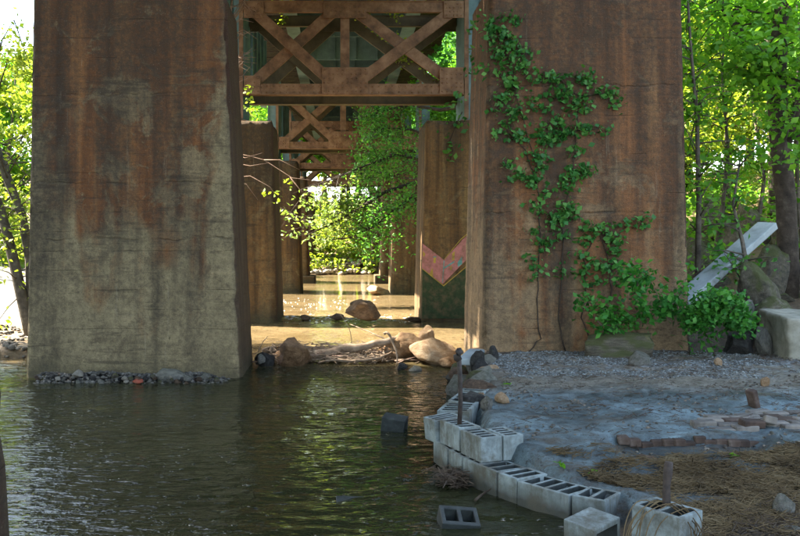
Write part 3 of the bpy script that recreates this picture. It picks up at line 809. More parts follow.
# stones at the bank edge between the block wall and the right pier
edge = [(470,350,487,366,r_dark,'dark stone leaning at the corner of the vine-covered pier'),
        (485,346,500,362,r_dark,'second dark stone at the corner of the vine-covered pier'),
        (493,393,516,404,r_tan,'flat tan stone lying on the mud behind the wall'),
        (478,396,494,408,r_grey,'small grey stone on the mud behind the iron post')]
for i, (x0, y0, x1, y1, mt, lb) in enumerate(edge):
    Yb = (EYE-.36)*850/(y1-VPY)
    rock_px(lb, x0, y0, x1, y1, Yb, mt, i % 5, None, (0, 0, i*.7), 3, sink=.5)
rq = np.random.default_rng(77)
for i in range(24):
    t = i/23; y = 8.35+3.7*t
    xs_ = float(np.interp(y, *XR)); low = i % 2
    s_ = rq.uniform(.12, .21)*(1.15 if low else .95)
    x = xs_ + (-.10 if low else .10)+rq.normal()*.04; z = .05 if low else .30+.05*rq.uniform()
    rock('rough stone in the heap between the block wall end and the vine-covered pier', (x, y, z), (s_*rq.uniform(.9, 1.3), s_*rq.uniform(.8, 1.2), s_*rq.uniform(.65, .9)), [r_grey, r_grey, r_tan, r_moss, r_brown][i % 5] if i % 7 else r_dark, i % 6, (rq.normal()*.3, rq.normal()*.3, rq.uniform(0, 6)), 3, 'stones of the bank edge')
# slab-like stone at the corner (bluish)
g = P(447, 372, 10.6)
mb = MB((1.42, 10.6, .3)); mb.bar((1.58, 10.7, .40), (1.82, 11.3, .45), .22, .09, (0, 0, 1))
tag(mb.build('stone_slab', m_slab, bevel=.02), 'pale flat slab lying at the bank edge between the boulders and the dark stones', 'slab')

# boulders and rip-rap on the slope at the right
rip = [(741,262,790,330,12.6,r_moss,0,'large dark mossy boulder between the tree trunk and the granite block'),
       (752,243,790,300,13.6,r_moss,1,'yellow-green lit mossy boulder under the leaning slab'),
       (712,215,752,270,15.0,r_moss,2,'big boulder behind the leaning slab, half hidden by stems'),
       (762,296,806,330,12.1,r_moss,3,'rough dark boulder behind the granite block'),
       (756,325,776,349,11.5,r_grey,1,'blue-grey stone leaning on the left side of the granite block'),
       (733,300,765,335,12.6,r_grey,2,'pale grey stone behind the low bush'),
       (724,332,760,352,11.6,r_dark,0,'dark greenish stone at the foot of the low bush'),
       (738,200,775,240,16.0,r_moss,4,'tan boulder high on the slope behind the leaning slab'),
       (690,235,722,290,14.5,r_moss,3,'shaded boulder beside the edge of the vine-covered pier'),
       (772,225,812,262,15.5,r_moss,0,'shaded boulder behind the dark tree trunk'),
       (768,205,800,232,18.0,r_brown,1,'brown boulder up the slope behind the trunk'),
       (700,190,730,222,18.0,r_moss,2,'grey boulder up the slope among thin stems'),
       (796,262,840,300,13.6,r_moss,4,'mossy boulder beside the trunk above the granite block')]
for i, (x0, y0, x1, y1, Y, mt, k, lb) in enumerate(rip):
    rock_px(lb, x0, y0, x1, y1, Y, mt, k, None, (0, random.uniform(-.3, .3), random.uniform(0, 3)), 4, name='boulder', cat='boulder', sink=.45)
for i in range(46):
    x = random.uniform(5.5, 12); y = random.uniform(13.2, 21)
    s = random.uniform(.2, .62)
    z = float(ground_h(x, y))
    rock('rip-rap boulder among the leaf litter on the wooded slope', (x, y, z+s*.15), (s, s*random.uniform(.7, 1), s*random.uniform(.5, .8)), r_moss, i % 5, (0, 0, i), 3, 'rip-rap on the slope', 'boulder', 'boulder')

# stones lying on the bank
flat = rock_px('long low mossy boulder at the foot of the vine-covered pier under the shrub', 585, 330, 674, 358, 11.3, r_moss, 2, .4, (0, 0, .1), 4, name='boulder', cat='boulder', sink=.3)
bank = [(630,351,655,367,r_grey,'angular grey stone block on the gravel in front of the long mossy boulder'),
        (715,358,723,366,r_tan,'small round tan pebble on the gravel below the low bush'),
        (762,377,773,386,r_tan,'rounded tan stone on the silt towards the granite block'),
        (619,425,640,434,r_dark,'dark stone at the end of the brick edging'),
        (744,424,775,436,r_tan,'long tan stone in front of the brick edging'),
        (768,432,786,445,r_grey,'flat grey stone on the wet mud in front of the bricks'),
        (632,456,666,470,r_brown,'brown hump of earth-covered stone in the dry straw'),
        (776,496,802,522,r_grey,'grey stone half buried in the dark soil beyond the wire-wrapped block'),
        (784,524,806,538,r_grey,'grey stone at the corner of the dark soil'),
        (722,524,748,540,r_moss,'mossy stone on the dark soil near the wire-wrapped block'),
        (650,425,700,433,r_pale,'long pale flat stone lying in the scour by the brick edging')]
for i, (x0, y0, x1, y1, mt, lb) in enumerate(bank):
    Yb = 1.5*850/(y1-VPY)
    z = float(ground_h((x0+x1)/2*Yb/850-VPX*Yb/850, Yb)); Yb = (EYE-z)*850/(y1-VPY)
    rock_px(lb, x0, y0, x1, y1, Yb, mt, (i+1) % 5, None, (0, 0, 0), 3, sink=.35)

def rough_box(name, c8, mat, seed, amp, n=(16, 12, 8), chip=.02):
    c8 = [Vector(p) for p in c8]; o = sum(c8, Vector())/8; o.z = min(p.z for p in c8)
    nx, ny, nz = n; idx = {}; V = []; Fq = []; E = []
    def pt(i, j, k):
        if (i, j, k) not in idx:
            u, v, w = i/nx, j/ny, k/nz
            b = c8[0].lerp(c8[1], u).lerp(c8[3].lerp(c8[2], u), v); t = c8[4].lerp(c8[5], u).lerp(c8[7].lerp(c8[6], u), v)
            V.append(b.lerp(t, w)); E.append((i in (0, nx))+(j in (0, ny))+(k in (0, nz))); idx[(i, j, k)] = len(V)-1
        return idx[(i, j, k)]
    for i in range(nx):
        for j in range(ny): Fq += [(pt(i,j+1,0), pt(i+1,j+1,0), pt(i+1,j,0), pt(i,j,0)), (pt(i,j,nz), pt(i+1,j,nz), pt(i+1,j+1,nz), pt(i,j+1,nz))]
        for k in range(nz): Fq += [(pt(i,0,k), pt(i+1,0,k), pt(i+1,0,k+1), pt(i,0,k+1)), (pt(i+1,ny,k), pt(i,ny,k), pt(i,ny,k+1), pt(i+1,ny,k+1))]
    for j in range(ny):
        for k in range(nz): Fq += [(pt(0,j+1,k), pt(0,j,k), pt(0,j,k+1), pt(0,j+1,k+1)), (pt(nx,j,k), pt(nx,j+1,k), pt(nx,j+1,k+1), pt(nx,j,k+1))]
    p = np.array([q[:] for q in V]); e = np.array(E); ctr = p.mean(0)
    d = p-ctr; d /= np.linalg.norm(d, axis=1)[:, None]
    nz_ = fbm(p[:, 0]*5+seed, p[:, 1]*5, p[:, 2]*5, 4)
    p = p + d*(amp*nz_ - np.where(e >= 2, chip*(.5+np.maximum(0, nz_)*1.6), 0))[:, None]
    return obj(name, mesh_from(name, p-np.array(o), np.array(Fq), mat, False), loc=o)
# granite block
tag(rough_box('granite_block', [(5.80,10.95,.22),(7.2,10.7,.22),(7.4,11.9,.3),(5.98,12.1,.32),(5.74,10.92,.93),(7.15,10.68,.86),(7.35,11.85,.94),(5.92,12.05,.98)], m_granite, 3, .03, (40, 30, 20), .02),
    'large squared grey granite block lying on the bank below the dark tree trunk', 'stone block')
# leaning slab
mb = MB((0, 0, 0))
a = P(680, 303, 12.7); b = P(768, 225, 13.6)
mb.bar(a, b, .11, .32, (-.30, .88, .15))
q = mb.v
tag(rough_box('leaning_slab', [q[0], q[4], q[5], q[1], q[3], q[7], q[6], q[2]], m_slab, 8, .014, (60, 8, 14), .012), 'long grey concrete slab leaning up the boulders behind the low bush', 'slab')

# ------------------------------------------------------------------ cinder blocks
def block_mesh(L, W, H, holes, web=.028, name='cinder_block'):
    xs = [0]; hw = (L-web*(holes+1))/holes
    for k in range(holes): xs += [xs[-1]+web]; xs += [xs[-1]+hw]
    xs += [L]; ys = [0, .035, W-.035, W]
    xs = [x-L/2 for x in xs]; ys = [y-W/2 for y in ys]
    nx, ny = len(xs)-1, 3
    solid = lambda i, j: 0 <= i < nx and 0 <= j < ny and not (j == 1 and i % 2 == 1)
    bm = bmesh.new(); vd = {}
    def V(i, j, k):
        if (i, j, k) not in vd: vd[(i, j, k)] = bm.verts.new((xs[i], ys[j], H*k))
        return vd[(i, j, k)]
    for i in range(nx):
        for j in range(ny):
            if not solid(i, j): continue
            bm.faces.new([V(i,j,1), V(i+1,j,1), V(i+1,j+1,1), V(i,j+1,1)])
            bm.faces.new([V(i,j+1,0), V(i+1,j+1,0), V(i+1,j,0), V(i,j,0)])
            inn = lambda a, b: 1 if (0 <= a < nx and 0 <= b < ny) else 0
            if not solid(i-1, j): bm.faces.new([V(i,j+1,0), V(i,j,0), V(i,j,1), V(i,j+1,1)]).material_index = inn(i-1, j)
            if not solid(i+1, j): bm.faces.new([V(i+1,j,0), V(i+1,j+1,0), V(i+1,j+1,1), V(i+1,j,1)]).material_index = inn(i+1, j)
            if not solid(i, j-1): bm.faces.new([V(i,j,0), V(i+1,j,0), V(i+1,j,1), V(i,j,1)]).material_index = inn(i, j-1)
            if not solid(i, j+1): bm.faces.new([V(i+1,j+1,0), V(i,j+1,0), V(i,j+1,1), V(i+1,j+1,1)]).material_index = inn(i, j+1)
    me = bpy.data.meshes.new(name); bm.to_mesh(me); bm.free(); me.materials.append(m_block); me.materials.append(m_wetblock)  # second slot paints the hole walls dark, standing in for shade inside
    return me
BM = {}
def cblock(label, a, b, z, W=.27, H=.195, holes=4, tilt=0, roll=0, group='blocks of the curved wall'):
    """block whose water-side edge runs a -> b (plan), top at z+H"""
    a, b = Vector((a[0], a[1], 0)), Vector((b[0], b[1], 0))
    L = round((b-a).length*.955, 3); d = (b-a).normalized(); n = Vector((-d.y, d.x, 0))
    if n.x < 0: n = -n
    key = (L, W, H, holes)
    if key not in BM: BM[key] = block_mesh(L, W, H, holes)
    c = (a+b)/2 + n*W/2
    o = obj('cinder_block', BM[key], loc=(c.x+random.uniform(-.008, .008), c.y, z+random.uniform(-.006, .006)), rot=(roll+random.uniform(-.02, .02), tilt+random.uniform(-.025, .025), math.atan2(d.y, d.x)+random.uniform(-.022, .022)))
    m = o.modifiers.new('bevel', 'BEVEL'); m.width = .006; m.segments = 2; m.limit_method = 'ANGLE'
    return tag(o, label, 'cinder block', group)
# lower course: water-side top edge, photo pixels at z = .2
lo = [(432, 440), (447, 450), (461, 457.5), (476, 464), (497, 471.5), (517, 478.5), (571, 493), (606, 500)]
lp = [G(x, y, .19) for x, y in lo]
lab = ['tilted dark block of the lower course under the leaning end block', 'short lower-course block next to the tilted dark one', 'wet lower-course block below the left end of the upper course',
       'lower-course block below the split end of the upper course', 'lower-course block next to the split end of the upper course, two slots showing', 'long wall block with four open slots in the lower course',
       'end block of the lower course next to the overturned block, two slots open']
hl = [2, 2, 2, 2, 2, 4, 2]
for i in range(len(lp)-1):
    cblock(lab[i], lp[i], lp[i+1], 0.0 - .004*i, holes=hl[i], W=.30)
up = [(425, 417), (440, 419), (460, 428), (482, 437.5)]
u = [G(x, y, .39) for x, y in up]
cblock('leaning block at the far end of the upper course, tipped towards the water', (u[0].x+.02, u[0].y+.15), (u[1].x-.02, u[1].y+.02), .19, holes=3, W=.28, roll=.10)
cblock('upper-course wall block beside the iron post with slots open on top', u[1], u[2], .192, holes=4, W=.2)
cblock('upper-course wall block with the clean split end above the long block', u[2], u[3], .192, holes=4, W=.19)
d = (u[3]-u[2]).normalized(); nn = Vector((-d.y, d.x, 0)); nn = nn if nn.x > 0 else -nn
cblock('inner upper-course block standing behind the split end, next to the mud', u[2]+nn*.205+d*.06, u[3]+nn*.205+d*.0, .19, holes=4, W=.18)
cblock('lower block carrying the inner block behind the split end of the upper course', u[2]+nn*.215+d*.06, u[3]+nn*.215+d*.02, -.01, holes=4, W=.2)
# far curve of the upper course
w2 = [G(x, y, .36) for x, y in [(438, 412), (446, 402), (458, 393), (470, 386)]]
cblock('slotted block curving back from the iron post towards the bank stones', w2[0]+Vector((.0, 0.05, 0)), w2[1], .17, holes=4, W=.30, roll=-.05)
cblock('slotted block in the curve of the wall beyond the iron post', w2[1], w2[2], .18, holes=3, W=.28, roll=.06)
cblock('last wall block at the foot of the grey-green bank stone', w2[2], w2[3], .18, holes=3, W=.28, tilt=.06)

def free_block(label, c, rot, L=.39, W=.19, H=.19, holes=2, web=.03):
    key = (L, W, H, holes, 'f')
    if key not in BM: BM[key] = block_mesh(L, W, H, holes, web)
    o = obj('cinder_block', BM[key], loc=c, rot=rot)
    m = o.modifiers.new('bevel', 'BEVEL'); m.width = .006; m.segments = 2; m.limit_method = 'ANGLE'
    return tag(o, label, 'cinder block', 'loose cinder blocks')
def centred(label, ctr, rot, L, W, H, holes, mat=None):
    R_ = Vector((0, 0, H/2)); R_.rotate(__import__('mathutils').Euler(rot))
    o = free_block(label, Vector(ctr)-R_, rot, L, W, H, holes)
    if mat:
        o.data = o.data.copy(); o.data.materials[0] = mat
    return o
c = G(395, 432, 0)
centred('dark block standing tilted alone in open water', (c.x, c.y+.1, .03), (math.radians(90)+.12, -.12, math.radians(72)), .17, .22, .24, 1, m_wetblock)
c = G(459, 520, .04)
centred('block lying in the shallow water with two square holes facing up', (c.x, c.y+.06, -.015), (.38, .09, .06), .26, .19, .17, 2, m_wetblock)
c = G(353, 502, 0)
centred('dark flat block edge just breaking the surface in midstream', (c.x, c.y+.05, -.078), (math.radians(90)+.16, .03, .04), .25, .14, .19, 1, m_wetblock)
c = G(592, 519, .2)
centred('overturned block with a plain top leaning beside the wall end', (c.x, c.y, .115), (math.radians(90)+.06, -.10, math.radians(38)), .27, .19, .22, 1)
c = G(668, 515, .29)
wb = free_block('upright block with an iron stake in its hollow and dry vines over it', (c.x, c.y+.03, .08), (0, .03, math.radians(-52)), L=.31, W=.25, H=.25, holes=2)
wbx, wby = c.x, c.y+.03

# posts
post = thing('iron_post', (1.0, 7.05, .2), 'thin dark iron post with a knotted top standing in the block wall', 'post')
mb = MB(post.location); mb.tube([P(459.5, 424, 7.05), P(460.5, 400, 7.05), P(460, 378, 7.05), P(459, 357, 7.05)], [.02, .019, .02, .02], 10); mb.build('shaft', m_iron, post, True)
mb = MB(post.location); a = P(459, 357, 7.05)
mb.tube([a+Vector((-.028, -.01, -.03)), a+Vector((-.01, 0, .0)), a+Vector((.004, 0, .04)), a+Vector((.0, 0, .075))], [.018, .042, .038, .018], 9); mb.build('knot', m_iron, post, True)
mb = MB((wbx+.02, wby+.02, .1))
mb.tube([(wbx+.02, wby+.05, .1), (wbx+.022, wby+.05, .33), (wbx+.025, wby+.055, .44), (wbx+.035, wby+.06, .52), (wbx+.04, wby+.06, .58)], [.026, .026, .022, .028, .024], 9)
tag(mb.build('iron_stake', m_iron, None, True), 'short stub stake standing in the hollow of the vine-wrapped block', 'stake')
vine = thing('dry_vine', (wbx-.2, wby-.1, .1), 'tangle of dry brown vine runners draped over the block with the stake', 'vine')
for k in range(9):
    a = Vector((wbx-.30+random.uniform(-.1, .1), wby-.16+random.uniform(-.1, .05), .03)); b = Vector((wbx+random.uniform(-.1, .14), wby+random.uniform(-.08, .1), .345))
    e = Vector((wbx+.05+random.uniform(-.1, .22), wby-.22+random.uniform(-.06, .1), random.uniform(.05, .2)))
    m1 = (a+b)/2+Vector((-.05, -.02, .10)); m2 = (b+e)/2+Vector((.05, -.06, .03))
    mb = MB(vine.location); mb.tube(smooth_path([a, m1, b, m2, e]), .0032, 5); mb.build('runner', m_straw, vine, True)

# ------------------------------------------------------------------ bricks
brick_m = {}
def brick_mesh(mat):
    if mat.name not in brick_m:
        mb = MB(); mb.box((-.1, -.048, -.032), (.1, .048, .032)); me = mesh_from('brick', mb.v, mb.f, mat)
        bm = bmesh.new(); bm.from_mesh(me); bmesh.ops.bevel(bm, geom=bm.edges[:], offset=.009, segments=1, affect='EDGES'); bm.to_mesh(me); bm.free()
        brick_m[mat.name] = me
    return brick_m[mat.name]
pav = thing('brick_paving', (3.4, 7.2, .36), 'broken patch of old brick paving with a red brick edge in the wet mud', 'paving')
def brick(x, y, z, rot, mat, parent=pav):
    o = obj('brick', brick_mesh(mat), parent, loc=Vector((x, y, z))-pav.location, rot=rot); return o
for k in range(13):
    x = 2.30+k*.088
    brick(x, 6.965+random.uniform(-.02, .02), float(ground_h(x, 7.0))-.062+random.uniform(-.018, .008), (0, random.uniform(-.05, .05), math.radians(90)+random.uniform(-.08, .08)), m_brick)
for r in range(8):
    for q in range(9):
        x = 2.98+q*.205+(.1 if r % 2 else 0); y = 7.1+r*.103
        if x < 3.05+ .04*r*r*.5 or x > 4.6 or random.random() < .10: continue
        brick(x+random.uniform(-.008, .008), y, float(ground_h(x, y))-.012+random.uniform(-.006, .008), (random.uniform(-.05, .05), random.uniform(-.05, .05), random.uniform(-.05, .05)), random.choice([m_brickm, m_brickm, m_brickm, m_brick]))
def loose_brick(label, x, y, rot, mat, dz=.03):
    o = obj('loose_brick', brick_mesh(mat), None, loc=(x, y, float(ground_h(x, y))+dz), rot=rot); tag(o, label, 'brick')
c = G(753, 406, .38); loose_brick('dark red brick standing on end at the edge of the old paving', c.x, c.y, (.1, 1.25, .5), m_brick, .07)
c = G(752, 427, .36); loose_brick('red brick lying loose in front of the end of the brick edging', c.x, c.y, (.1, .05, .15), m_brick, .025)
c = G(770, 423, .38); loose_brick('pale brick lying tilted on the brick edging', c.x, c.y, (.2, .2, 1.2), m_brickm, .04)

# ------------------------------------------------------------------ leaves, trees, shrubs
def leaf_arrays(c, size, r, up=.6, jitter=.35, ratio=.62):
    n = len(c); c = np.asarray(c)
    nrm = r.normal(size=(n, 3)); nrm[:, 2] += up*2; nrm /= np.linalg.norm(nrm, axis=1)[:, None]
    t = r.normal(size=(n, 3)); t -= (t*nrm).sum(1)[:, None]*nrm; t /= np.linalg.norm(t, axis=1)[:, None]
    b = np.cross(nrm, t)
    L = size*(1+jitter*r.uniform(-1, 1, n))[:, None]
    W = L*ratio*.5
    v = np.stack([c-t*L*.5, c+b*W+nrm*L*.10-t*L*.02, c+t*L*.5, c-b*W+nrm*L*.10-t*L*.02], 1).reshape(-1, 3)
    i = np.arange(n)[:, None]*4
    f = np.concatenate([i+np.array([[0, 1, 2]]), i+np.array([[0, 2, 3]])], 0)
    return v, f
def leaf_obj(name, c, size, mat, parent, r, origin, **kw):
    v, f = leaf_arrays(c, size, r, **kw)
    return obj(name, mesh_from(name, v-np.array(origin), f, mat), parent)

def grow(r, h, trunk_r, lean=(0, 0), crown_lo=.3, width=.36, limbs=14, leaves=5000, leaf=.22, fork=False, clump=.55):
    """returns (wood MB, leaf centres) at origin"""
    mb = MB()
    n = 9; pts = []; rad = []
    wob = r.normal(size=2)*.02*h
    for i in range(n):
        t = i/(n-1)
        pts.append(Vector((lean[0]*t*h+wob[0]*math.sin(t*5), lean[1]*t*h+wob[1]*math.sin(t*4+1), t*h*.93)))
        rad.append(trunk_r*(1-.86*t)+ (trunk_r*.5*max(0, .08-t)/.08))
    pts[0].z = -.25
    mb.tube(pts, rad, 9)
    def at(t):
        x = t*(n-1); i = min(n-2, int(x)); return pts[i].lerp(pts[i+1], x-i), rad[i]*(1-(x-i))+rad[i+1]*(x-i)
    tips = []
    for k in range(limbs):
        t = crown_lo + (1-crown_lo)*(k+r.uniform(0, .8))/limbs
        p, rr = at(min(.97, t)); a = r.uniform(0, 2*math.pi) + k*2.4
        prof = math.sin(math.pi*min(1, (t-crown_lo)/(1-crown_lo)*.82+.16))**.7
        L = h*width*prof*r.uniform(.75, 1.15)
        up = .25+.75*t
        d = Vector((math.cos(a), math.sin(a), up*.9)).normalized()
        q = [p, p+d*L*.35+Vector((0, 0, -.02*L)), p+d*L*.7+Vector((r.normal()*.06*L, r.normal()*.06*L, .04*L)), p+d*L]
        mb.tube(q, [rr*.55, rr*.38, rr*.22, rr*.06+.004], 6)
        for j in range(4):
            s = r.uniform(.3, 1); base = q[1].lerp(q[3], max(0, (s-.35)/.65)) if s > .35 else q[1]
            dd = (d + Vector(r.normal(size=3))*.75).normalized(); e = base+dd*L*.38
            mb.tube([base, base.lerp(e, .5)+Vector((0, 0, .03*L)), e], [rr*.2+.004, rr*.12+.003, .004], 4)
            tips.append((base.lerp(e, .55), e, L))
        tips.append((q[2], q[3], L))
    per = max(1, leaves//len(tips)); C = []
    for a, b, L in tips:
        sub = max(2, per//16)
        for _ in range(sub):
            s = r.uniform(0, 1.15); cc = np.array(a.lerp(b, s)) + r.normal(size=3)*clump*.42*np.array([1, 1, .6])*min(1.2, L*.5)
            C.append(cc + r.normal(size=(16, 3))*clump*.22*np.array([1, 1, .55]))
    return mb, np.concatenate(C)

def tree_meshes(seed, mat_leaf, mat_bark, **kw):
    r = np.random.default_rng(seed)
    leaf = kw.get('leaf', .22)
    mb, C = grow(r, **kw)
    tm = mesh_from('trunk', mb.v, mb.f, mat_bark, True)
    v, f = leaf_arrays(C, leaf, r)
    return tm, mesh_from('crown', v, f, mat_leaf)
def tree(label, loc, meshes, rot=0, s=1.0, group=None, name='tree', cat='tree'):
    o = thing(name, loc, label, cat, group); o.rotation_euler[2] = rot; o.scale = (s, s, s)
    obj('trunk', meshes[0], o); obj('crown', meshes[1], o)
    return o
def gz(x, y): return float(ground_h(x, y))

T_spring = [tree_meshes(40+k, [l_tree, l_tree2, l_deep][k % 3], m_greybark, h=10.5, trunk_r=.17, crown_lo=.18, width=.34, limbs=22, leaves=11000, leaf=.26, clump=.9) for k in range(3)]
T_fine = [tree_meshes(60+k, [l_tree, l_tree2][k], m_bark, h=8.5, trunk_r=.12, crown_lo=.12, width=.36, limbs=24, leaves=16000, leaf=.15, clump=.8) for k in range(2)]
T_shade = tree_meshes(80, l_deep, m_bark, h=15, trunk_r=.28, crown_lo=.16, width=.33, limbs=40, leaves=60000, leaf=.24, clump=1.4)

# unseen trees added out of view to shade the foreground
for k, (x, y, s) in enumerate([(-18.5, 1.5, 1.3), (-18.5, 7.5, 1.3), (-19.5, 13.4, 1.28), (-24, 4.5, 1.3), (-24, 11.5, 1.3)]):
    o = tree('very tall dense tree on the left bank beside the near piers', (x, y, gz(x, y)), T_shade, k*1.3, s, 'shade trees on the left bank'); o.scale[2] = 2.25
# left background beyond the white water
for k, (x, y, s, v) in enumerate([(-15.5, 40, .95, 1), (-19, 43, 1.0, 0), (-12.5, 44, .85, 1), (-17, 48, 1.0, 0), (-22, 38, 1.0, 1), (-10, 50, .9, 0), (-26, 46, 1.1, 1), (-14, 55, 1.0, 0), (-20, 30, .8, 1)]):
    tree('sunlit spring-green tree across the bright water on the left', (x, y, gz(x, y)), T_spring[v], k*1.7, s, 'sunlit trees across the water')
# far bank in the middle
for k, (x, y, s, v) in enumerate([(-6, 76, 1.3, 1), (-1.5, 80, 1.5, 1), (-3.2, 64, 1.05, 0), (.8, 65, 1.1, 0), (3.6, 63, 1.05, 2), (2, 78, 1.6, 2), (6.5, 70, 1.4, 0), (2.5, 60, .85, 0), (6, 57, .9, 2), (4.2, 66, 1.1, 2), (0, 68, 1.15, 0), (-7, 66, 1.1, 1), (9, 62, 1.0, 2), (-3.5, 70, 1.1, 0), (3, 74, 1.2, 2)]):
    tree('green tree on the far bank at the end of the row of piers', (x, y, gz(x, y)), T_spring[v], k*2.1, s, 'trees on the far bank')
# right slope
for k, (x, y, s, v, nm) in enumerate([(9.5, 18.5, .95, 0, 0), (12.6, 21, 1.0, 0, 0), (8.0, 21.5, .9, 1, 0), (15, 26, 1.1, 0, 0), (10.5, 27, 1.1, 1, 0), (7.2, 30, 1.0, 0, 0), (18, 24, 1.1, 1, 0), (13.5, 33, 1.2, 0, 0), (6.2, 38, 1.1, 0, 0), (20, 34, 1.3, 1, 0), (9, 45, 1.2, 0, 0), (15, 16.5, .9, 1, 0), (16, 44, 1.3, 0, 0), (13, 38, 1.5, 0, 0), (19, 40, 1.5, 1, 0), (24, 44, 1.6, 0, 0), (22, 32, 1.4, 1, 0), (28, 40, 1.6, 0, 0), (17, 52, 1.7, 0, 0), (25, 54, 1.8, 1, 0), (11, 33, 1.2, 0, 0), (16.5, 20, 1.1, 0, 0)]):
    tree('leafy tree on the wooded slope beyond the vine-covered pier', (x, y, gz(x, y)), T_fine[v] if k % 3 else T_spring[0], k*1.9, s, 'trees on the wooded slope')

# dark forked tree at right
def forked_tree():
    r = np.random.default_rng(5)
    Y = 13.9
    base = P(789, 300, Y); base.z = gz(base.x, base.y)-.1
    root = thing('forked_tree', base, 'dark forked tree rising from the boulders above the granite block', 'tree')
    mb = MB(base)
    tr = [base, P(788, 262, Y), P(786, 200, Y), P(780, 140, Y), P(776, 80, Y), P(781, 20, Y-.1), P(790, -60, Y-.2), P(800, -160, Y-.2)]
    mb.tube(tr, [.22, .165, .155, .155, .15, .12, .10, .08], 12)
    br = [P(777, 84, Y), P(768, 66, Y+.1), P(748, 44, Y+.25), P(730, 18, Y+.5), P(714, -8, Y+.7), P(695, -50, Y+1)]
    mb.tube(br, [.11, .085, .07, .06, .05, .03], 9)
    b2 = [P(784, 150, Y), P(796, 110, Y-.3), P(812, 60, Y-.5), P(822, -20, Y-.7)]
    mb.tube(b2, [.09, .07, .06, .04], 8)
    ends = []
    for src in (br, b2, tr[5:]):
        for i in range(len(src)-1):
            for _ in range(5):
                p = src[i].lerp(src[i+1], r.uniform()); e = p+Vector((r.normal()*.7, r.normal()*.7, r.normal()*.35-.15)).normalized()*r.uniform(.7, 1.5)
                mb.tube([p, p.lerp(e, .5)+Vector((0, 0, .1)), e], [.018, .012, .005], 5); ends.append((p, e))
    mb.build('trunk', m_bark, root, True)
    C = []
    for p, e in ends:
        for _ in range(6):
            cc = np.array(p.lerp(e, r.uniform(.3, 1.1)))+r.normal(size=3)*.12
            C.append(cc+r.normal(size=(18, 3))*np.array([.2, .2, .10]))
    leaf_obj('crown', np.concatenate(C), .13, l_tree, root, r, base)
forked_tree()

# thin stems beside the vine pier and on the slope
def stem_tree(label, base_px, path, Y, rad, leafn, mat, name='sapling', size=.11, group=None, spread=.22, bark=m_greybark, seed=0, cat='sapling'):
    r = np.random.default_rng(seed+900)
    pts = [P(x, y, Y+dy) for x, y, dy in path]
    base = pts[0].copy(); base.z = gz(base.x, base.y)-.05
    pts[0] = base
    root = thing(name, base, label, cat, group)
    mb = MB(base); n = len(pts)
    mb.tube(pts, [rad*(1-.75*i/(n-1)) for i in range(n)], 7)
    C = []
    for i in range(n-1):
        for _ in range(max(1, int(leafn/(n-1)/14))):
            p = pts[i].lerp(pts[i+1], r.uniform(.0, 1)); 
            if i == 0 and r.uniform() < .5: continue
            e = p+Vector((r.normal(), r.normal()*.8, .35+.4*r.normal())).normalized()*r.uniform(.25, .8)
            mb.tube([p, p.lerp(e, .5)+Vector((0, 0, .03)), e], [rad*.3, rad*.2, .003], 4)
            C.append(np.array([p.lerp(e, q) for q in r.uniform(.25, 1.1, 14)])+r.normal(size=(14, 3))*spread*np.array([.5, .5, .4]))
    mb.build('trunk', bark, root, True)
    leaf_obj('crown', np.concatenate(C), size, mat, root, r, base)
    return root
stem_tree('thin leafy sapling growing close along the edge of the vine-covered pier', None, [(697, 290, 0), (699, 200, .1), (697, 120, .1), (691, 50, 0), (686, -30, 0)], 13.2, .05, 900, l_tree, seed=1)
stem_tree('slender grey sapling on the slope beside the leaning slab', None, [(712, 280, 0), (722, 215, .2), (728, 150, .2), (722, 80, .3), (726, -10, .4)], 15.0, .045, 900, l_tree, seed=2)
stem_tree('pale thin trunk standing in the middle of the wooded slope', None, [(728, 240, 0), (727, 180, .0), (727, 120, .0), (729, 60, 0), (728, -30, 0)], 20, .085, 900, l_tree2, seed=3, spread=.4, size=.14)
stem_tree('crooked bare-stemmed sapling propped under the leaning slab', None, [(737, 312, 0), (741, 285, 0), (746, 262, .1), (742, 240, .2), (733, 205, .3), (740, 160, .4)], 12.9, .055, 300, l_deep, seed=4)
stem_tree('sapling at the picture edge beside the dark forked tree', None, [(806, 290, 0), (798, 200, .2), (796, 120, .3), (799, 40, .3), (794, -40, .4)], 14.8, .05, 900, l_tree, seed=5)
stem_tree('thin sapling with a slanting stem on the slope above the boulders', None, [(756, 262, 0), (764, 180, .3), (752, 100, .5), (760, 20, .6)], 17.0, .05, 1000, l_tree2, seed=6, spread=.3)
# undergrowth on the slope
def undergrowth(name, n, xr, yr, hmax, size, mat, seed, cond=None):
    r = np.random.default_rng(seed)
    x = r.uniform(*xr, n); y = r.uniform(*yr, n)
    if cond is not None:
        k = cond(x, y); x, y = x[k], y[k]
    z = ground_h(x, y)
    k = z > .05; x, y, z = x[k], y[k], z[k]
    dens = fbm(x*.6, y*.6, seed, 3)
    k = dens > -.15; x, y, z, dens = x[k], y[k], z[k], dens[k]
    C = np.stack([x, y, z], 1)
    m = 12
    C = np.repeat(C, m, 0)+r.normal(size=(len(C)*m, 3))*np.array([.22, .22, .0])
    C[:, 2] += .05 + np.repeat(np.clip(dens+.3, .15, 1), m)*hmax*r.uniform(0, 1, len(C))
    v, f = leaf_arrays(C, size, r)
    o = obj(name, mesh_from(name, v, f, mat)); return o
tag(undergrowth('undergrowth', 1600, (5.4, 16), (14.2, 34), .8, .14, l_tree, 3), 'low green undergrowth covering the wooded slope', 'undergrowth', kind='stuff')
tag(undergrowth('undergrowth', 4200, (-9, 12), (50.5, 68), 2.0, .22, l_tree2, 4), 'bright green bushes and weeds covering the far bank', 'undergrowth', kind='stuff')
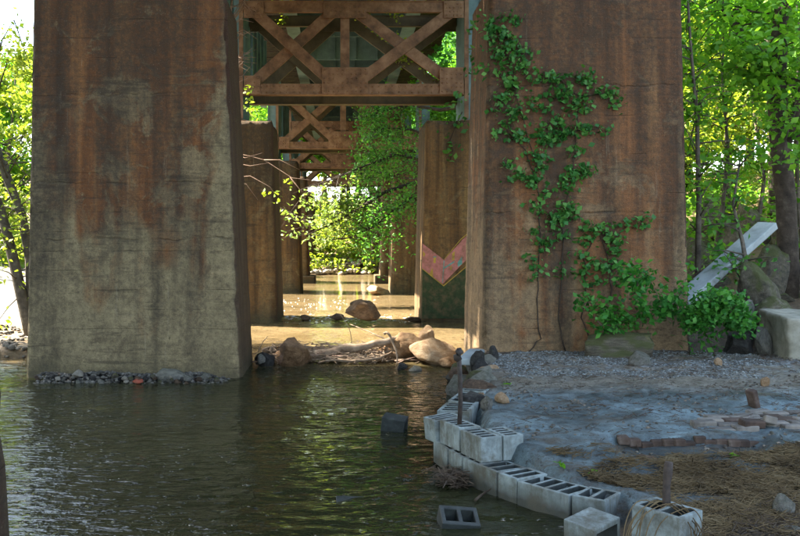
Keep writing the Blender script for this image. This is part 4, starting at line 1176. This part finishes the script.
tag(undergrowth('undergrowth', 1800, (-30, -8), (34, 52), 2.0, .3, l_tree2, 5), 'sunlit green undergrowth along the far left bank', 'undergrowth', kind='stuff')

# leaning tree on the left bar
def leaning_tree():
    r = np.random.default_rng(8); Y = 15.8
    base = P(33, 352, Y); base.z = gz(base.x, base.y)-.05
    root = thing('leaning_tree', base, 'dark leaning tree on the gravel bar beside the stained pier edge', 'tree')
    mb = MB(base)
    a = [base, P(27, 320, Y), P(14, 262, Y), P(2, 215, Y), P(-20, 150, Y), P(-40, 80, Y)]
    mb.tube(a, [.13, .11, .10, .09, .07, .05], 9)
    b = [P(33, 345, Y+.1), P(30, 260, Y+.1), P(22, 215, Y+.1), P(6, 175, Y), P(-12, 120, Y)]
    mb.tube(b, [.10, .09, .085, .08, .05], 9)
    C = []
    tw = [[P(-12, 120, Y), P(8, 60, Y), P(28, 68, Y)], [P(-12, 110, Y), P(2, 40, Y), P(14, 20, Y), P(30, 66, Y)], [P(-20, 150, Y), P(0, 42, Y), P(32, 70, Y)]]
    for t in tw: mb.tube(t, [.03]+[.014]*(len(t)-2)+[.008], 5)
    for i in range(60):
        s = a if i % 2 else b; k = r.integers(1, len(s)-1); p = s[k].lerp(s[k+1], r.uniform())
        e = p+Vector((r.normal()*.5+.1, r.normal()*.5, r.normal()*.4+.1)); mb.tube([p, p.lerp(e, .5)+Vector((0, 0, .05)), e], [.015, .010, .004], 4)
        C.append(np.array(e)+r.normal(size=(24, 3))*.17)
    for t in tw:
        for _ in range(26):
            C.append(np.array(t[-1].lerp(t[-2], r.uniform(0, 1)))+r.normal(size=(4, 3))*.16)
    mb.build('trunk', m_greybark, root, True)
    leaf_obj('crown', np.concatenate(C), .10, l_tree2, root, r, base)
leaning_tree()

# ------------------------------------------------------------------ tree with branches reaching into the gap
def gap_tree():
    r = np.random.default_rng(21)
    base = Vector((6.0, 27.5, gz(6.0, 27.5)-.05))
    root = thing('overhanging_tree', base, 'tree behind the mural pier whose leafy branches reach across the gap', 'tree')
    mb = MB(base); Y = 27.5
    trunk = [base, Vector((5.7, 27.4, 2)), Vector((5.2, 27.3, 4.2)), Vector((4.9, 27.6, 6.5)), Vector((4.7, 28, 9))]
    mb.tube(trunk, [.2, .17, .14, .11, .06], 9)
    br = [([trunk[1], P(440, 190, 27.3), P(413, 183, 27), P(385, 192, 26.5), P(360, 208, 26), P(335, 222, 25.6), P(305, 236, 25.3)], .05),
          ([trunk[1], P(430, 205, 27), P(412, 198, 26.6), P(396, 208, 26.2), P(375, 226, 26), P(350, 238, 25.6), P(330, 240, 25.4)], .035),
          ([trunk[2], P(440, 165, 28), P(412, 158, 28), P(395, 155, 27.5), P(375, 162, 27.2), P(330, 180, 26.5), P(300, 190, 26)], .035),
          ([trunk[2], P(440, 140, 29), P(412, 130, 29.5), P(385, 128, 30), P(360, 136, 30)], .04),
          ([trunk[3], P(440, 110, 29), P(410, 105, 30), P(380, 112, 30.5), P(355, 118, 31)], .04),
          ([trunk[2], P(430, 180, 29), P(400, 178, 30), P(370, 170, 30.5), P(352, 168, 31)], .03)]
    for p, rad in br:
        mb.tube(p, [rad*2*(1-.85*i/(len(p)-1)) for i in range(len(p))], 7)
    # twigs fanning to the sunlit tips
    C1 = []; C2 = []
    for _ in range(54):
        b, _r = br[r.integers(0, 3)]; i = r.integers(3, len(b)-1); p = b[i].lerp(b[i+1], r.uniform())
        e = P(r.uniform(274, 346), 0, 25.5); e.z = P(0, r.uniform(188, 248), 25.5).z; e.y += r.normal()*.5
        if (e-p).length > 2.2: e = p+(e-p).normalized()*2.2
        mb.tube([p, p.lerp(e, .5)+Vector((0, 0, .08)), e], [.010, .007, .003], 4)
        C1.append(np.array([p.lerp(e, q) for q in r.uniform(.35, 1.08, 13)])+r.normal(size=(13, 3))*.10)
    for _ in range(260):
        b, _r = br[r.integers(1, 6)]; i = r.integers(2, len(b)-1); p = b[i].lerp(b[i+1], r.uniform())
        e = p+Vector((r.normal()*.9, r.normal()*.6, r.normal()*.55))
        if VPX+850*e.x/e.y < 345: continue
        mb.tube([p, p.lerp(e, .5)+Vector((0, 0, .06)), e], [.009, .006, .003], 4)
        C2.append(np.array([p.lerp(e, q) for q in r.uniform(.2, 1.1, 30)])+r.normal(size=(30, 3))*.18)
    C2 = [c for c in C2 if True]
    mb.build('trunk', m_bark, root, True)
    C2 = np.concatenate(C2); C2 = C2[VPX+850*C2[:, 0]/C2[:, 1] > 352+r.normal(size=len(C2))*9]
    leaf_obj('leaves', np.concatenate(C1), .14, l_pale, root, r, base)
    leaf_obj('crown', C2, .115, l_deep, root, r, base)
gap_tree()
# trees filling the right side behind the piers
for k, (x, y, s) in enumerate([(5.9, 34.5, .95), (6.4, 46.5, .8), (7.2, 41.5, 1.0), (5.8, 51, .7)]):
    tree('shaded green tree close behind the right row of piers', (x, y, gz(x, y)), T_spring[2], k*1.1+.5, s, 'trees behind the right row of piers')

# bare saplings in the gap beside the left pier
def bare_sapling():
    r = np.random.default_rng(31); Y = 16.0
    base = Vector((-2.9, 15.7, gz(-2.9, 15.7)-.05))
    root = thing('bare_sapling', base, 'pale bare sapling with twigs reaching out beside the stained pier', 'sapling')
    mb = MB(base)
    tr = [base, P(205, 250, Y), P(215, 180, Y), P(222, 120, Y), P(226, 60, Y), P(232, 0, Y), P(238, -40, Y)]
    mb.tube(tr, [.045, .04, .035, .03, .026, .02, .012], 7)
    tw = [[P(218, 150, Y), P(249, 156, Y), P(264, 160, Y), P(292, 178, Y), P(336, 183, Y)], [P(215, 180, Y), P(250, 176, Y), P(270, 187, Y), P(276, 196, Y)],
          [P(222, 150, Y), P(245, 158, Y), P(262, 153, Y)], [P(218, 160, Y), P(250, 166, Y), P(268, 163, Y)], [P(216, 180, Y), P(246, 184, Y), P(258, 200, Y)],
          [P(264, 160, Y), P(280, 160, Y), P(300, 170, Y)], [P(290, 177, Y), P(300, 190, Y), P(310, 196, Y)]]
    for k in range(26):
        y0 = r.uniform(-5, 80); p = P(226+(60-y0)*.07, y0+r.uniform(5, 30), Y)
        tw.append([p, P(238+r.uniform(0, 6), y0+r.uniform(-2, 12), Y-.1), P(244+r.uniform(0, 14), y0+r.uniform(-10, 14), Y-.2)])
    for t in tw: mb.tube(t, [.010]+[.007]*(len(t)-2)+[.003], 4)
    mb.build('trunk', m_twig, root, True)
    C = []
    for (x, y) in [(246, 88), (248, 94), (251, 98), (247, 103), (252, 90), (245, 110), (263, 192), (277, 195), (286, 182), (278, 200), (290, 186), (250, 101)]:
        C.append(np.array(P(x, y, Y-.1))+r.normal(size=(5, 3))*.05)
    leaf_obj('leaves', np.concatenate(C), .09, l_tree2, root, r, base)
bare_sapling()
# leafy creeper trailing from the deck timbers behind the first frame
def creeper():
    r = np.random.default_rng(35); base = Vector((.1, 21.6, 7.8))
    root = thing('trailing_creeper', base, 'yellow-green creeper trailing over the top of the nearest visible steel frame', 'creeper')
    mb = MB(base); C = []
    for (pts) in ([(250, -4), (268, 6), (290, 4), (312, 6), (330, -4)], [(284, 4), (283, 16), (281, 27)], [(360, 16), (378, 30), (396, 42), (410, 52)], [(410, 52), (424, 64), (438, 78)], [(370, 2), (390, 8), (398, 18)], [(420, -2), (432, 6), (444, 2)], [(398, 64), (403, 58), (412, 54)]):
        q = [P(x, y, 21.85) for x, y in pts]; mb.tube(q, .008, 4)
        for i in range(len(q)-1):
            C.append(np.array([q[i].lerp(q[i+1], t) for t in r.uniform(0, 1, 24)])+r.normal(size=(24, 3))*np.array([.10, .06, .10]))
    mb.build('stem', m_twig, root, True)
    leaf_obj('leaves', np.concatenate(C), .11, l_tree2, root, r, base)
creeper()

# climbing vine on the right pier
def face_y(z): return 11.95 + .17*(z-ZB)/(5.42-ZB)
def on_face(px, py, lift=.03):
    Y = 12.0
    for _ in range(3): z = EYE-(py-VPY)*Y/850; Y = face_y(z)-lift
    return P(px, py, Y)
def climbing():
    r = np.random.default_rng(41)
    z6 = [(95,70),(160,60),(110,95),(140,120),(100,140),(150,150),(185,160),(120,180),(70,210),(130,210),(180,210),(215,215),(240,235),(265,225),(300,240),(360,230),(385,240),(150,260),(135,290),(290,280),(330,290),(370,290),(430,270),(450,280),(465,310),(210,300),(250,320),(160,320),(330,325),(365,325),(125,330),(170,350),(135,370),(110,400),(165,400),(190,410),(240,380),(240,400),(300,405),(335,395),(370,385),(425,385),(290,360),(250,430),(340,450),(200,455),(240,465),(150,490),(240,490),(345,510),(375,505),(330,520),(170,525),(230,525),(90,85),(115,60),(125,100),(155,130),(120,150),(170,185),(160,250),(275,405),(310,395)]
    z7 = [(165,15),(200,35),(240,65),(320,15),(300,45),(350,5),(215,105),(310,100),(285,135),(265,140),(330,120),(275,180),(210,180),(220,205),(240,215),(355,160),(400,170),(345,200),(435,195),(435,225),(490,150),(520,145),(460,155),(205,260),(220,290),(290,280),(350,240),(345,290),(375,265),(410,280),(430,270),(380,180),(375,320),(300,125)]
    pts = [(460+a/2.98, b/2.98) for a, b in z6] + [(460+a/2.82, 170+b/2.82) for a, b in z7]
    base = on_face(541, 340, .04); base.z = .33
    root = thing('climbing_vine', base, 'green leafy vine with bare lower stems climbing the broad pier face', 'vine')
    stems = [[(530, 352), (541, 338), (537, 312), (538, 276), (540, 234), (538, 190), (533, 150), (520, 110), (512, 70), (500, 30)],
             [(566, 350), (558, 320), (561, 276), (563, 248), (562, 220), (572, 180), (576, 130), (578, 95), (560, 78), (540, 75)],
             [(590, 340), (582, 318), (586, 284), (584, 255), (598, 232), (614, 240), (630, 224)], [(610, 300), (612, 268), (600, 235)], [(538, 190), (525, 150), (507, 130)], [(576, 130), (600, 128)], [(578, 95), (612, 92)]]
    for s in stems:
        q = [on_face(x, y, .02) for x, y in s]
        fine = []
        for i in range(len(q)-1):
            for t in (0, .33, .66): 
                p = q[i].lerp(q[i+1], t); p += Vector((r.normal()*.012, 0, r.normal()*.012)); fine.append(p)
        fine.append(q[-1]); mb = MB(base)
        mb.tube(fine, [.009*(1-.5*i/len(fine)) for i in range(len(fine))], 6); mb.build('stem', m_bark, root, True)
    C = []
    for x, y in pts:
        n = int(r.integers(18, 42)); c = np.array(on_face(x, y, .07))
        C.append(c+r.normal(size=(n, 3))*np.array([.075, .03, .055]))
    C = np.concatenate(C); C[:, 1] = np.minimum(C[:, 1], 11.99-.02+.0*C[:, 2] + .17*(C[:, 2]-ZB)/6.1-.05)
    v, f = leaf_arrays(C, .068, r, up=.25, ratio=.8, jitter=.6)
    v[:, 1] = np.minimum(v[:, 1], 11.95+.17*(v[:, 2]-ZB)/6.12-.012)
    obj('leaves', mesh_from('leaves', v-np.array(base), f, l_ivy), root)
    # the few sprays round the corner
    C = [np.array(P(x, y, 12.9))+np.array([-.06, 0, 0])+r.normal(size=(6, 3))*np.array([.02, .12, .05]) for x, y in [(473, 30), (476, 50), (478, 66), (472, 74), (480, 20)]]
    leaf_obj('corner_leaves', np.concatenate(C), .09, l_ivy, root, r, base)
climbing()
def far_vine():
    r = np.random.default_rng(43); base = on_R2(455, 160, .02)
    root = thing('climbing_vine', base, 'sparse vine hanging down the upper face of the mural pier', 'vine')
    mb = MB(base); q = [on_R2(x, y, .03) for x, y in [(462, 112), (456, 125), (450, 140), (453, 150), (450, 160)]]; mb.tube(q, .012, 5); mb.build('stem', m_bark, root, True)
    C = [np.array(on_R2(x, y, .08))+r.normal(size=(5, 3))*np.array([.10, .03, .08]) for x, y in [(460, 100), (455, 108), (462, 116), (452, 124), (458, 130), (449, 140), (455, 144), (450, 150), (451, 158), (461, 96), (457, 122)]]
    leaf_obj('leaves', np.concatenate(C), .15, l_ivy, root, r, base)
far_vine()

def px_shrub(label, name, base_px, tips, Y, leafn, size, mat, seed, sp=.10, cat='shrub'):
    r = np.random.default_rng(seed)
    b = P(*base_px, Y); b.z = gz(b.x, b.y)-.02
    root = thing(name, b, label, cat)
    C = []; mbs = MB(b)
    nodes = [b]
    E = sorted([P(x, y, Y+r.uniform(-.35, .15)) for x, y in tips], key=lambda e: (e-b).length)
    for e in E:
        q = min(nodes, key=lambda n_: (n_-e).length + .25*(n_-b).length)
        m = q.lerp(e, .55)+Vector((r.normal()*.03, r.normal()*.03, .03))
        w = .013 if q is b else .007
        mbs.tube([q, m, e], [w, w*.7, .003], 5)
        nodes += [m, e]
        C.append(np.array([q.lerp(e, t) for t in r.uniform(.15, 1.1, leafn)])+r.normal(size=(leafn, 3))*np.array([sp, sp, sp*.75]))
    mbs.build('stems', m_greybark, root, True)
    leaf_obj('leaves', np.concatenate(C), size, mat, root, r, b, up=.5, ratio=.7)
z7 = [(480,270),(500,300),(470,310),(520,290),(450,300),(500,330),(540,320),(380,380),(410,400),(440,390),(480,420),(420,460),(380,410),(440,440),(520,390),(560,380),(600,370),(570,400),(630,340),(610,400),(500,440),(350,380),(650,430),(640,300),(465,290),(430,420),(400,440),(490,350),(530,300),(590,390),(365,350)]
px_shrub('spreading green shrub with large leaves in front of the vine-covered pier', 'shrub', (690, 346), [(460+a/2.82, 170+b/2.82) for a, b in z7], 11.5, 34, .088, l_shrub, 51, .10)
r_ = np.random.default_rng(3)
tips = [(718+28*math.cos(a)*s, 316-32*abs(math.sin(a))*s+10) for a, s in zip(r_.uniform(-.4, 3.6, 60), r_.uniform(.3, 1, 60)**.6)]
px_shrub('low dense green bush growing in front of the leaning slab', 'bush', (716, 349), tips, 11.35, 40, .075, l_shrub, 52, .095, 'bush')
for i, (x, y, z) in enumerate([(514, 443, .37), (595, 462, .3), (563, 455, .33), (505, 385, .38), (470, 414, .39), (680, 338, .4), (624, 345, .4), (734, 452, .3)]):
    p = G(x, y, z); p.z = gz(p.x, p.y)
    r = np.random.default_rng(i); root = thing('weed', p, 'tiny green weed sprouting from the bare mud of the bank', 'weed', 'weeds on the bank')
    leaf_obj('leaves', np.array(p)+r.normal(size=(9, 3))*np.array([.02, .02, .008])+np.array([0, 0, .025]), .045, l_tree, root, r, p)

# ------------------------------------------------------------------ driftwood
def stick(label, pts, rad, mat=m_drift, name='driftwood_stick', cat='stick', group=None, n=8):
    base = Vector(pts[0]); mb = MB(base)
    q = smooth_path(pts, 4); fine = []
    for p_ in q:
        fine.append(p_+Vector((random.gauss(0, rad*.18), random.gauss(0, rad*.18), random.gauss(0, rad*.18))))
    k = len(fine)
    mb.tube(fine, [rad*(1-.55*i/(k-1))*random.uniform(.9, 1.1) for i in range(k)], n)
    return tag(mb.build(name, mat, None, True), label, cat, group)
stick('long pale driftwood log lying across the gap onto the tan boulders', [P(305, 357, 13.5), P(335, 351, 13.6), P(360, 346, 13.6), P(392, 341, 13.7), P(414, 336, 13.7)], .085, name='driftwood_log', cat='log', n=12)
stick('second driftwood log lying low behind the long pale one', [P(262, 352, 14.1), P(300, 352, 14.2), P(345, 349, 14.2), P(380, 343, 14.2)], .07, name='driftwood_log', cat='log', n=10)
stick('pale bent branch hooping over the tan boulder', [P(384, 334, 13.4), P(388, 333, 13.35), P(394, 345, 13.3), P(397, 356, 13.25), P(397, 367, 13.25)], .022)
stick('thin pole pointing up out of the log jam towards the rapids', [P(398, 345, 13.9), P(374, 334, 14.5), P(350, 324, 15.3)], .016)
stick('pale stick lying low at the water below the long log', [P(326, 358, 13.3), P(350, 361, 13.3), P(375, 359, 13.3), P(392, 352, 13.4)], .03)
stick('slanting twig standing in the middle of the log jam', [P(352, 344, 13.9), P(349, 328, 14), P(340, 314, 14.1)], .007)
stick('twig slanting from the end of the log jam beside the pointed boulder', [P(258, 352, 13.6), P(263, 342, 13.7), P(268, 336, 13.8)], .010)
stick('short dark stick in the shallows beside the block wall', [G(475, 500, .02), G(483, 494, .03), G(491, 489, .06)], .012, m_darkwood)
for i in range(46):
    x = random.uniform(258, 425); y = random.uniform(346, 363); Y = 13.15+ (363-y)*.055+random.uniform(-.1, .2)
    L = random.uniform(8, 34); s = random.uniform(-.35, .35)
    stick('thin tangled stick in the log jam between the large piers', [P(x-L/2, y+s*L/2, Y), P(x, y-1, Y+random.uniform(-.2, .2)), P(x+L/2, y-s*L/2, Y+random.uniform(-.4, .4))], random.uniform(.006, .02), random.choice([m_drift, m_drift, m_darkwood, m_twig]), group='sticks of the log jam', n=6)
def debris(name, n, region, size, mats, seed, label, zlift=0.0):
    r = np.random.default_rng(seed); mb = MB((0, 0, 0))
    for _ in range(n):
        x, y, z = region(r)
        a = r.uniform(0, 6.28); L = size*r.uniform(.4, 1.5); d = Vector((math.cos(a), math.sin(a), r.normal()*.22))*L*.5
        c = Vector((x, y, z+zlift)); w = size*.045*r.uniform(.6, 1.6)
        s = Vector((-math.sin(a), math.cos(a), 0))*w; u_ = Vector((0, 0, w))
        mb.add([c-d-s, c-d+s, c-d+u_, c+d-s, c+d+s, c+d+u_], [(0, 1, 4, 3), (1, 2, 5, 4), (2, 0, 3, 5)])
    o = mb.build(name, mats); return tag(o, label, 'debris', kind='stuff')
debris('twig_debris', 1500, lambda r: (lambda x, t: (x, 13.35+t*1.0, .02+.30*(1-abs(t-.45)*1.6)*r.uniform(0, 1)))(r.uniform(-1.15, .75), r.uniform(0, 1)), .16, m_drift, 61, 'heap of fine twigs and leaves caught in the log jam')
debris('wet_debris', 260, lambda r: (lambda p: (p.x, p.y, .01+.10*r.uniform()))(G(r.normal(452, 9), r.normal(484, 4), 0)), .09, m_darkwood, 62, 'dark tuft of wet twigs caught in the shallows beside the wall')
debris('wall_debris', 420, lambda r: (lambda t: (lambda p: (p.x-.04-.05*r.uniform(), p.y-.04-.06*r.uniform(), .012*r.uniform()))(G(440+150*t, 468+45*t, 0)))(r.uniform(0, 1)), .06, m_straw, 63, 'line of leaves and foam at the waterline of the block wall')

# straw and litter on the bank
def straw(name, n, seed, label, yr, dens_min, size, mat, xmax=4.6):
    r = np.random.default_rng(seed)
    y = r.uniform(*yr, n); x = r.uniform(1.2, xmax, n)
    k = x > np.interp(y, *XR)+.33
    k &= fbm(x*1.6, y*3.4, seed, 3)+r.normal(size=n)*.22 - 1.2*np.maximum(0, yr[0]+.35-y) - 1.2*np.maximum(0, y-yr[1]+.35) > dens_min
    x, y = x[k], y[k]; m = len(x)
    z = ground_h(x, y)+r.uniform(.002, .03, m)
    a = r.normal(.25, .7, m); L = size*r.uniform(.5, 1.6, m); w = .0022*r.uniform(.7, 1.5, m)
    dx, dy, dz = np.cos(a)*L/2, np.sin(a)*L/2, r.normal(size=m)*.10*L
    sx, sy = -np.sin(a)*w, np.cos(a)*w
    c = np.stack([x, y, z], 1); d = np.stack([dx, dy, dz], 1); s = np.stack([sx, sy, w*.0], 1); u_ = np.stack([sx*0, sy*0, w*1.6], 1)
    v = np.stack([c-d-s, c-d+s, c-d+u_, c+d-s, c+d+s, c+d+u_], 1).reshape(-1, 3); i = np.arange(m)[:, None]*6
    f = np.concatenate([i+np.array([[0, 1, 4, 3]]), i+np.array([[1, 2, 5, 4]]), i+np.array([[2, 0, 3, 5]])], 0)
    o = obj(name, mesh_from(name, v, f, mat)); return tag(o, label, 'straw', kind='stuff')
straw('dry_straw', 90000, 71, 'band of matted dry straw lying across the bank', (4.75, 6.6), -.05, .10, m_straw)
straw('dark_litter', 16000, 72, 'dark twigs and soil litter at the near end of the bank', (4.2, 5.6), -.3, .10, m_darkwood)
straw('scattered_litter', 5000, 73, 'scattered dry stems on the mud of the bank', (6.2, 11.9), .05, .07, m_darkwood, 6.6)

# gravel
def pebbles(name, n, seed, region, smin, smax, mat, label):
    r = np.random.default_rng(seed)
    bm = bmesh.new(); bmesh.ops.create_icosphere(bm, subdivisions=1, radius=1)
    bv = np.array([q.co[:] for q in bm.verts]); bf = np.array([[q.index for q in t.verts] for t in bm.faces]); bm.free()
    x, y = region(r, n); z = ground_h(x, y); m = len(x)
    s = r.uniform(smin, smax, m)**1.0
    sc = s[:, None]*np.stack([r.uniform(.8, 1.4, m), r.uniform(.8, 1.4, m), r.uniform(.5, .9, m)], 1)
    a = r.uniform(0, 6.28, m); ca, sa = np.cos(a), np.sin(a)
    V = bv[None]*sc[:, None, :]*(1+.18*r.normal(size=(m, len(bv), 1)))
    X = V[..., 0]*ca[:, None]-V[..., 1]*sa[:, None]; Yv = V[..., 0]*sa[:, None]+V[..., 1]*ca[:, None]
    V = np.stack([X+x[:, None], Yv+y[:, None], V[..., 2]+(z+s*.2)[:, None]], -1).reshape(-1, 3)
    f = (bf[None]+(np.arange(m)*len(bv))[:, None, None]).reshape(-1, 3)
    return tag(obj(name, mesh_from(name, V, f, mat)), label, 'gravel', kind='stuff')
def gm(name, lo, hi):
    M = Mat(name, .85, .3); M.color(M.ramp(M.geo.outputs['Random Per Island'], [(.0, lo), (.6, tuple((a+b)/2 for a, b in zip(lo, hi))), (1, hi)])); return M.m
g_grey = gm('gravel_grey', (.05, .05, .046), (.27, .30, .30)); g_brown = gm('gravel_mixed', (.035, .03, .024), (.21, .185, .15))
def reg_gravel(r, n):
    y = r.uniform(9.6, 11.9, n); x = np.interp(y, *XR)+.25+r.uniform(0, 1, n)**1.3*3.6
    k = fbm(x*.9, y*1.4, 3, 3)+.35*(y > 10.0) > .0
    return x[k], y[k]
pebbles('gravel', 15000, 81, reg_gravel, .004, .013, g_grey, 'pale crushed gravel spread in front of the vine-covered pier')
def reg_mix(r, n):
    y = r.uniform(4.3, 12, n); x = np.interp(y, *XR)+.3+r.uniform(0, 1, n)*4.0
    k = fbm(x*1.3, y*1.8, 9, 3) > .12
    return x[k], y[k]
pebbles('mixed_pebbles', 8000, 82, reg_mix, .003, .016, g_brown, 'scattered small brown pebbles and clods on the mud')
def reg_foot(r, n):
    x = r.uniform(-4.15, -1.55, n); y = r.uniform(11.5, 11.92, n); return x, y
def foot_h(x, y): return -.02+.10*sstep(11.48, 11.80, y)*sstep(-1.5, -2.0, x)*(.6+.8*perlin(x*1.7, y*2, 3.3)) 
_gh = ground_h
ground_h = lambda x, y, detail=True: foot_h(x, y)
pebbles('pier_foot_rubble', 1100, 85, reg_foot, .006, .034, gm('foot_rubble_stone', (.015, .013, .011), (.16, .15, .13)), 'fine dark rubble heaped along the foot of the stained pier')
ground_h = _gh
def reg_bar(r, n):
    x = r.uniform(-9, -4.0, n); y = r.uniform(13.6, 16.8, n); k = ground_h(x, y) > .02; return x[k], y[k]
pebbles('bar_gravel', 1500, 83, reg_bar, .02, .06, g_brown, 'brown gravel of the bar beside the stained pier')
def reg_far(r, n):
    x = r.uniform(-7, 5, n); y = r.uniform(49.5, 54, n); k = ground_h(x, y) > .01; return x[k], y[k]
pebbles('bank_stones', 700, 84, reg_far, .08, .26, gm('far_stone', (.2, .16, .12), (.5, .43, .34)), 'pale stones along the foot of the far bank')

def foam(name, n, seed, yc, ys, xr, label):
    r = np.random.default_rng(seed)
    y = r.normal(yc, ys, n); x = r.uniform(*xr, n)
    k = perlin(x*2.2, y*3.1, seed) > .05; x, y = x[k], y[k]; m = len(x)
    z = water_h(x, y)
    c = np.stack([x, y, z], 1); a = np.linspace(0, 2*np.pi, 7)[:-1]
    L = r.uniform(.02, .10, m); W = L*r.uniform(.25, .5, m); H = r.uniform(.002, .007, m)
    ring = np.stack([np.cos(a)[None]*L[:, None], np.sin(a)[None]*W[:, None], -.01+0*L[:, None]*a[None]], -1)
    top = np.stack([0*L, 0*L, H], 1)[:, None, :]
    v = (np.concatenate([ring, top], 1)+c[:, None, :]).reshape(-1, 3)
    t = np.array([[i, (i+1) % 6, 6] for i in range(6)])
    f = (t[None]+(np.arange(m)*7)[:, None, None]).reshape(-1, 3)
    tag(obj(name, mesh_from(name, v, f, m_foam, True)), label, 'foam', kind='stuff')
m_foam = simple_noise_mat('water_foam', [(.3, (.34, .38, .40)), (.7, (.55, .58, .60))], 9, 3, .5, 0)
foam('riffle_foam', 700, 5, 21.4, .55, (-1.4, 2.2), 'white foam of the shaded riffle between the mural pier and its twin')
foam('sunlit_foam', 260, 6, 26.5, 1.6, (-1.9, 1.2), 'sunlit foam on the stream beyond the riffle')
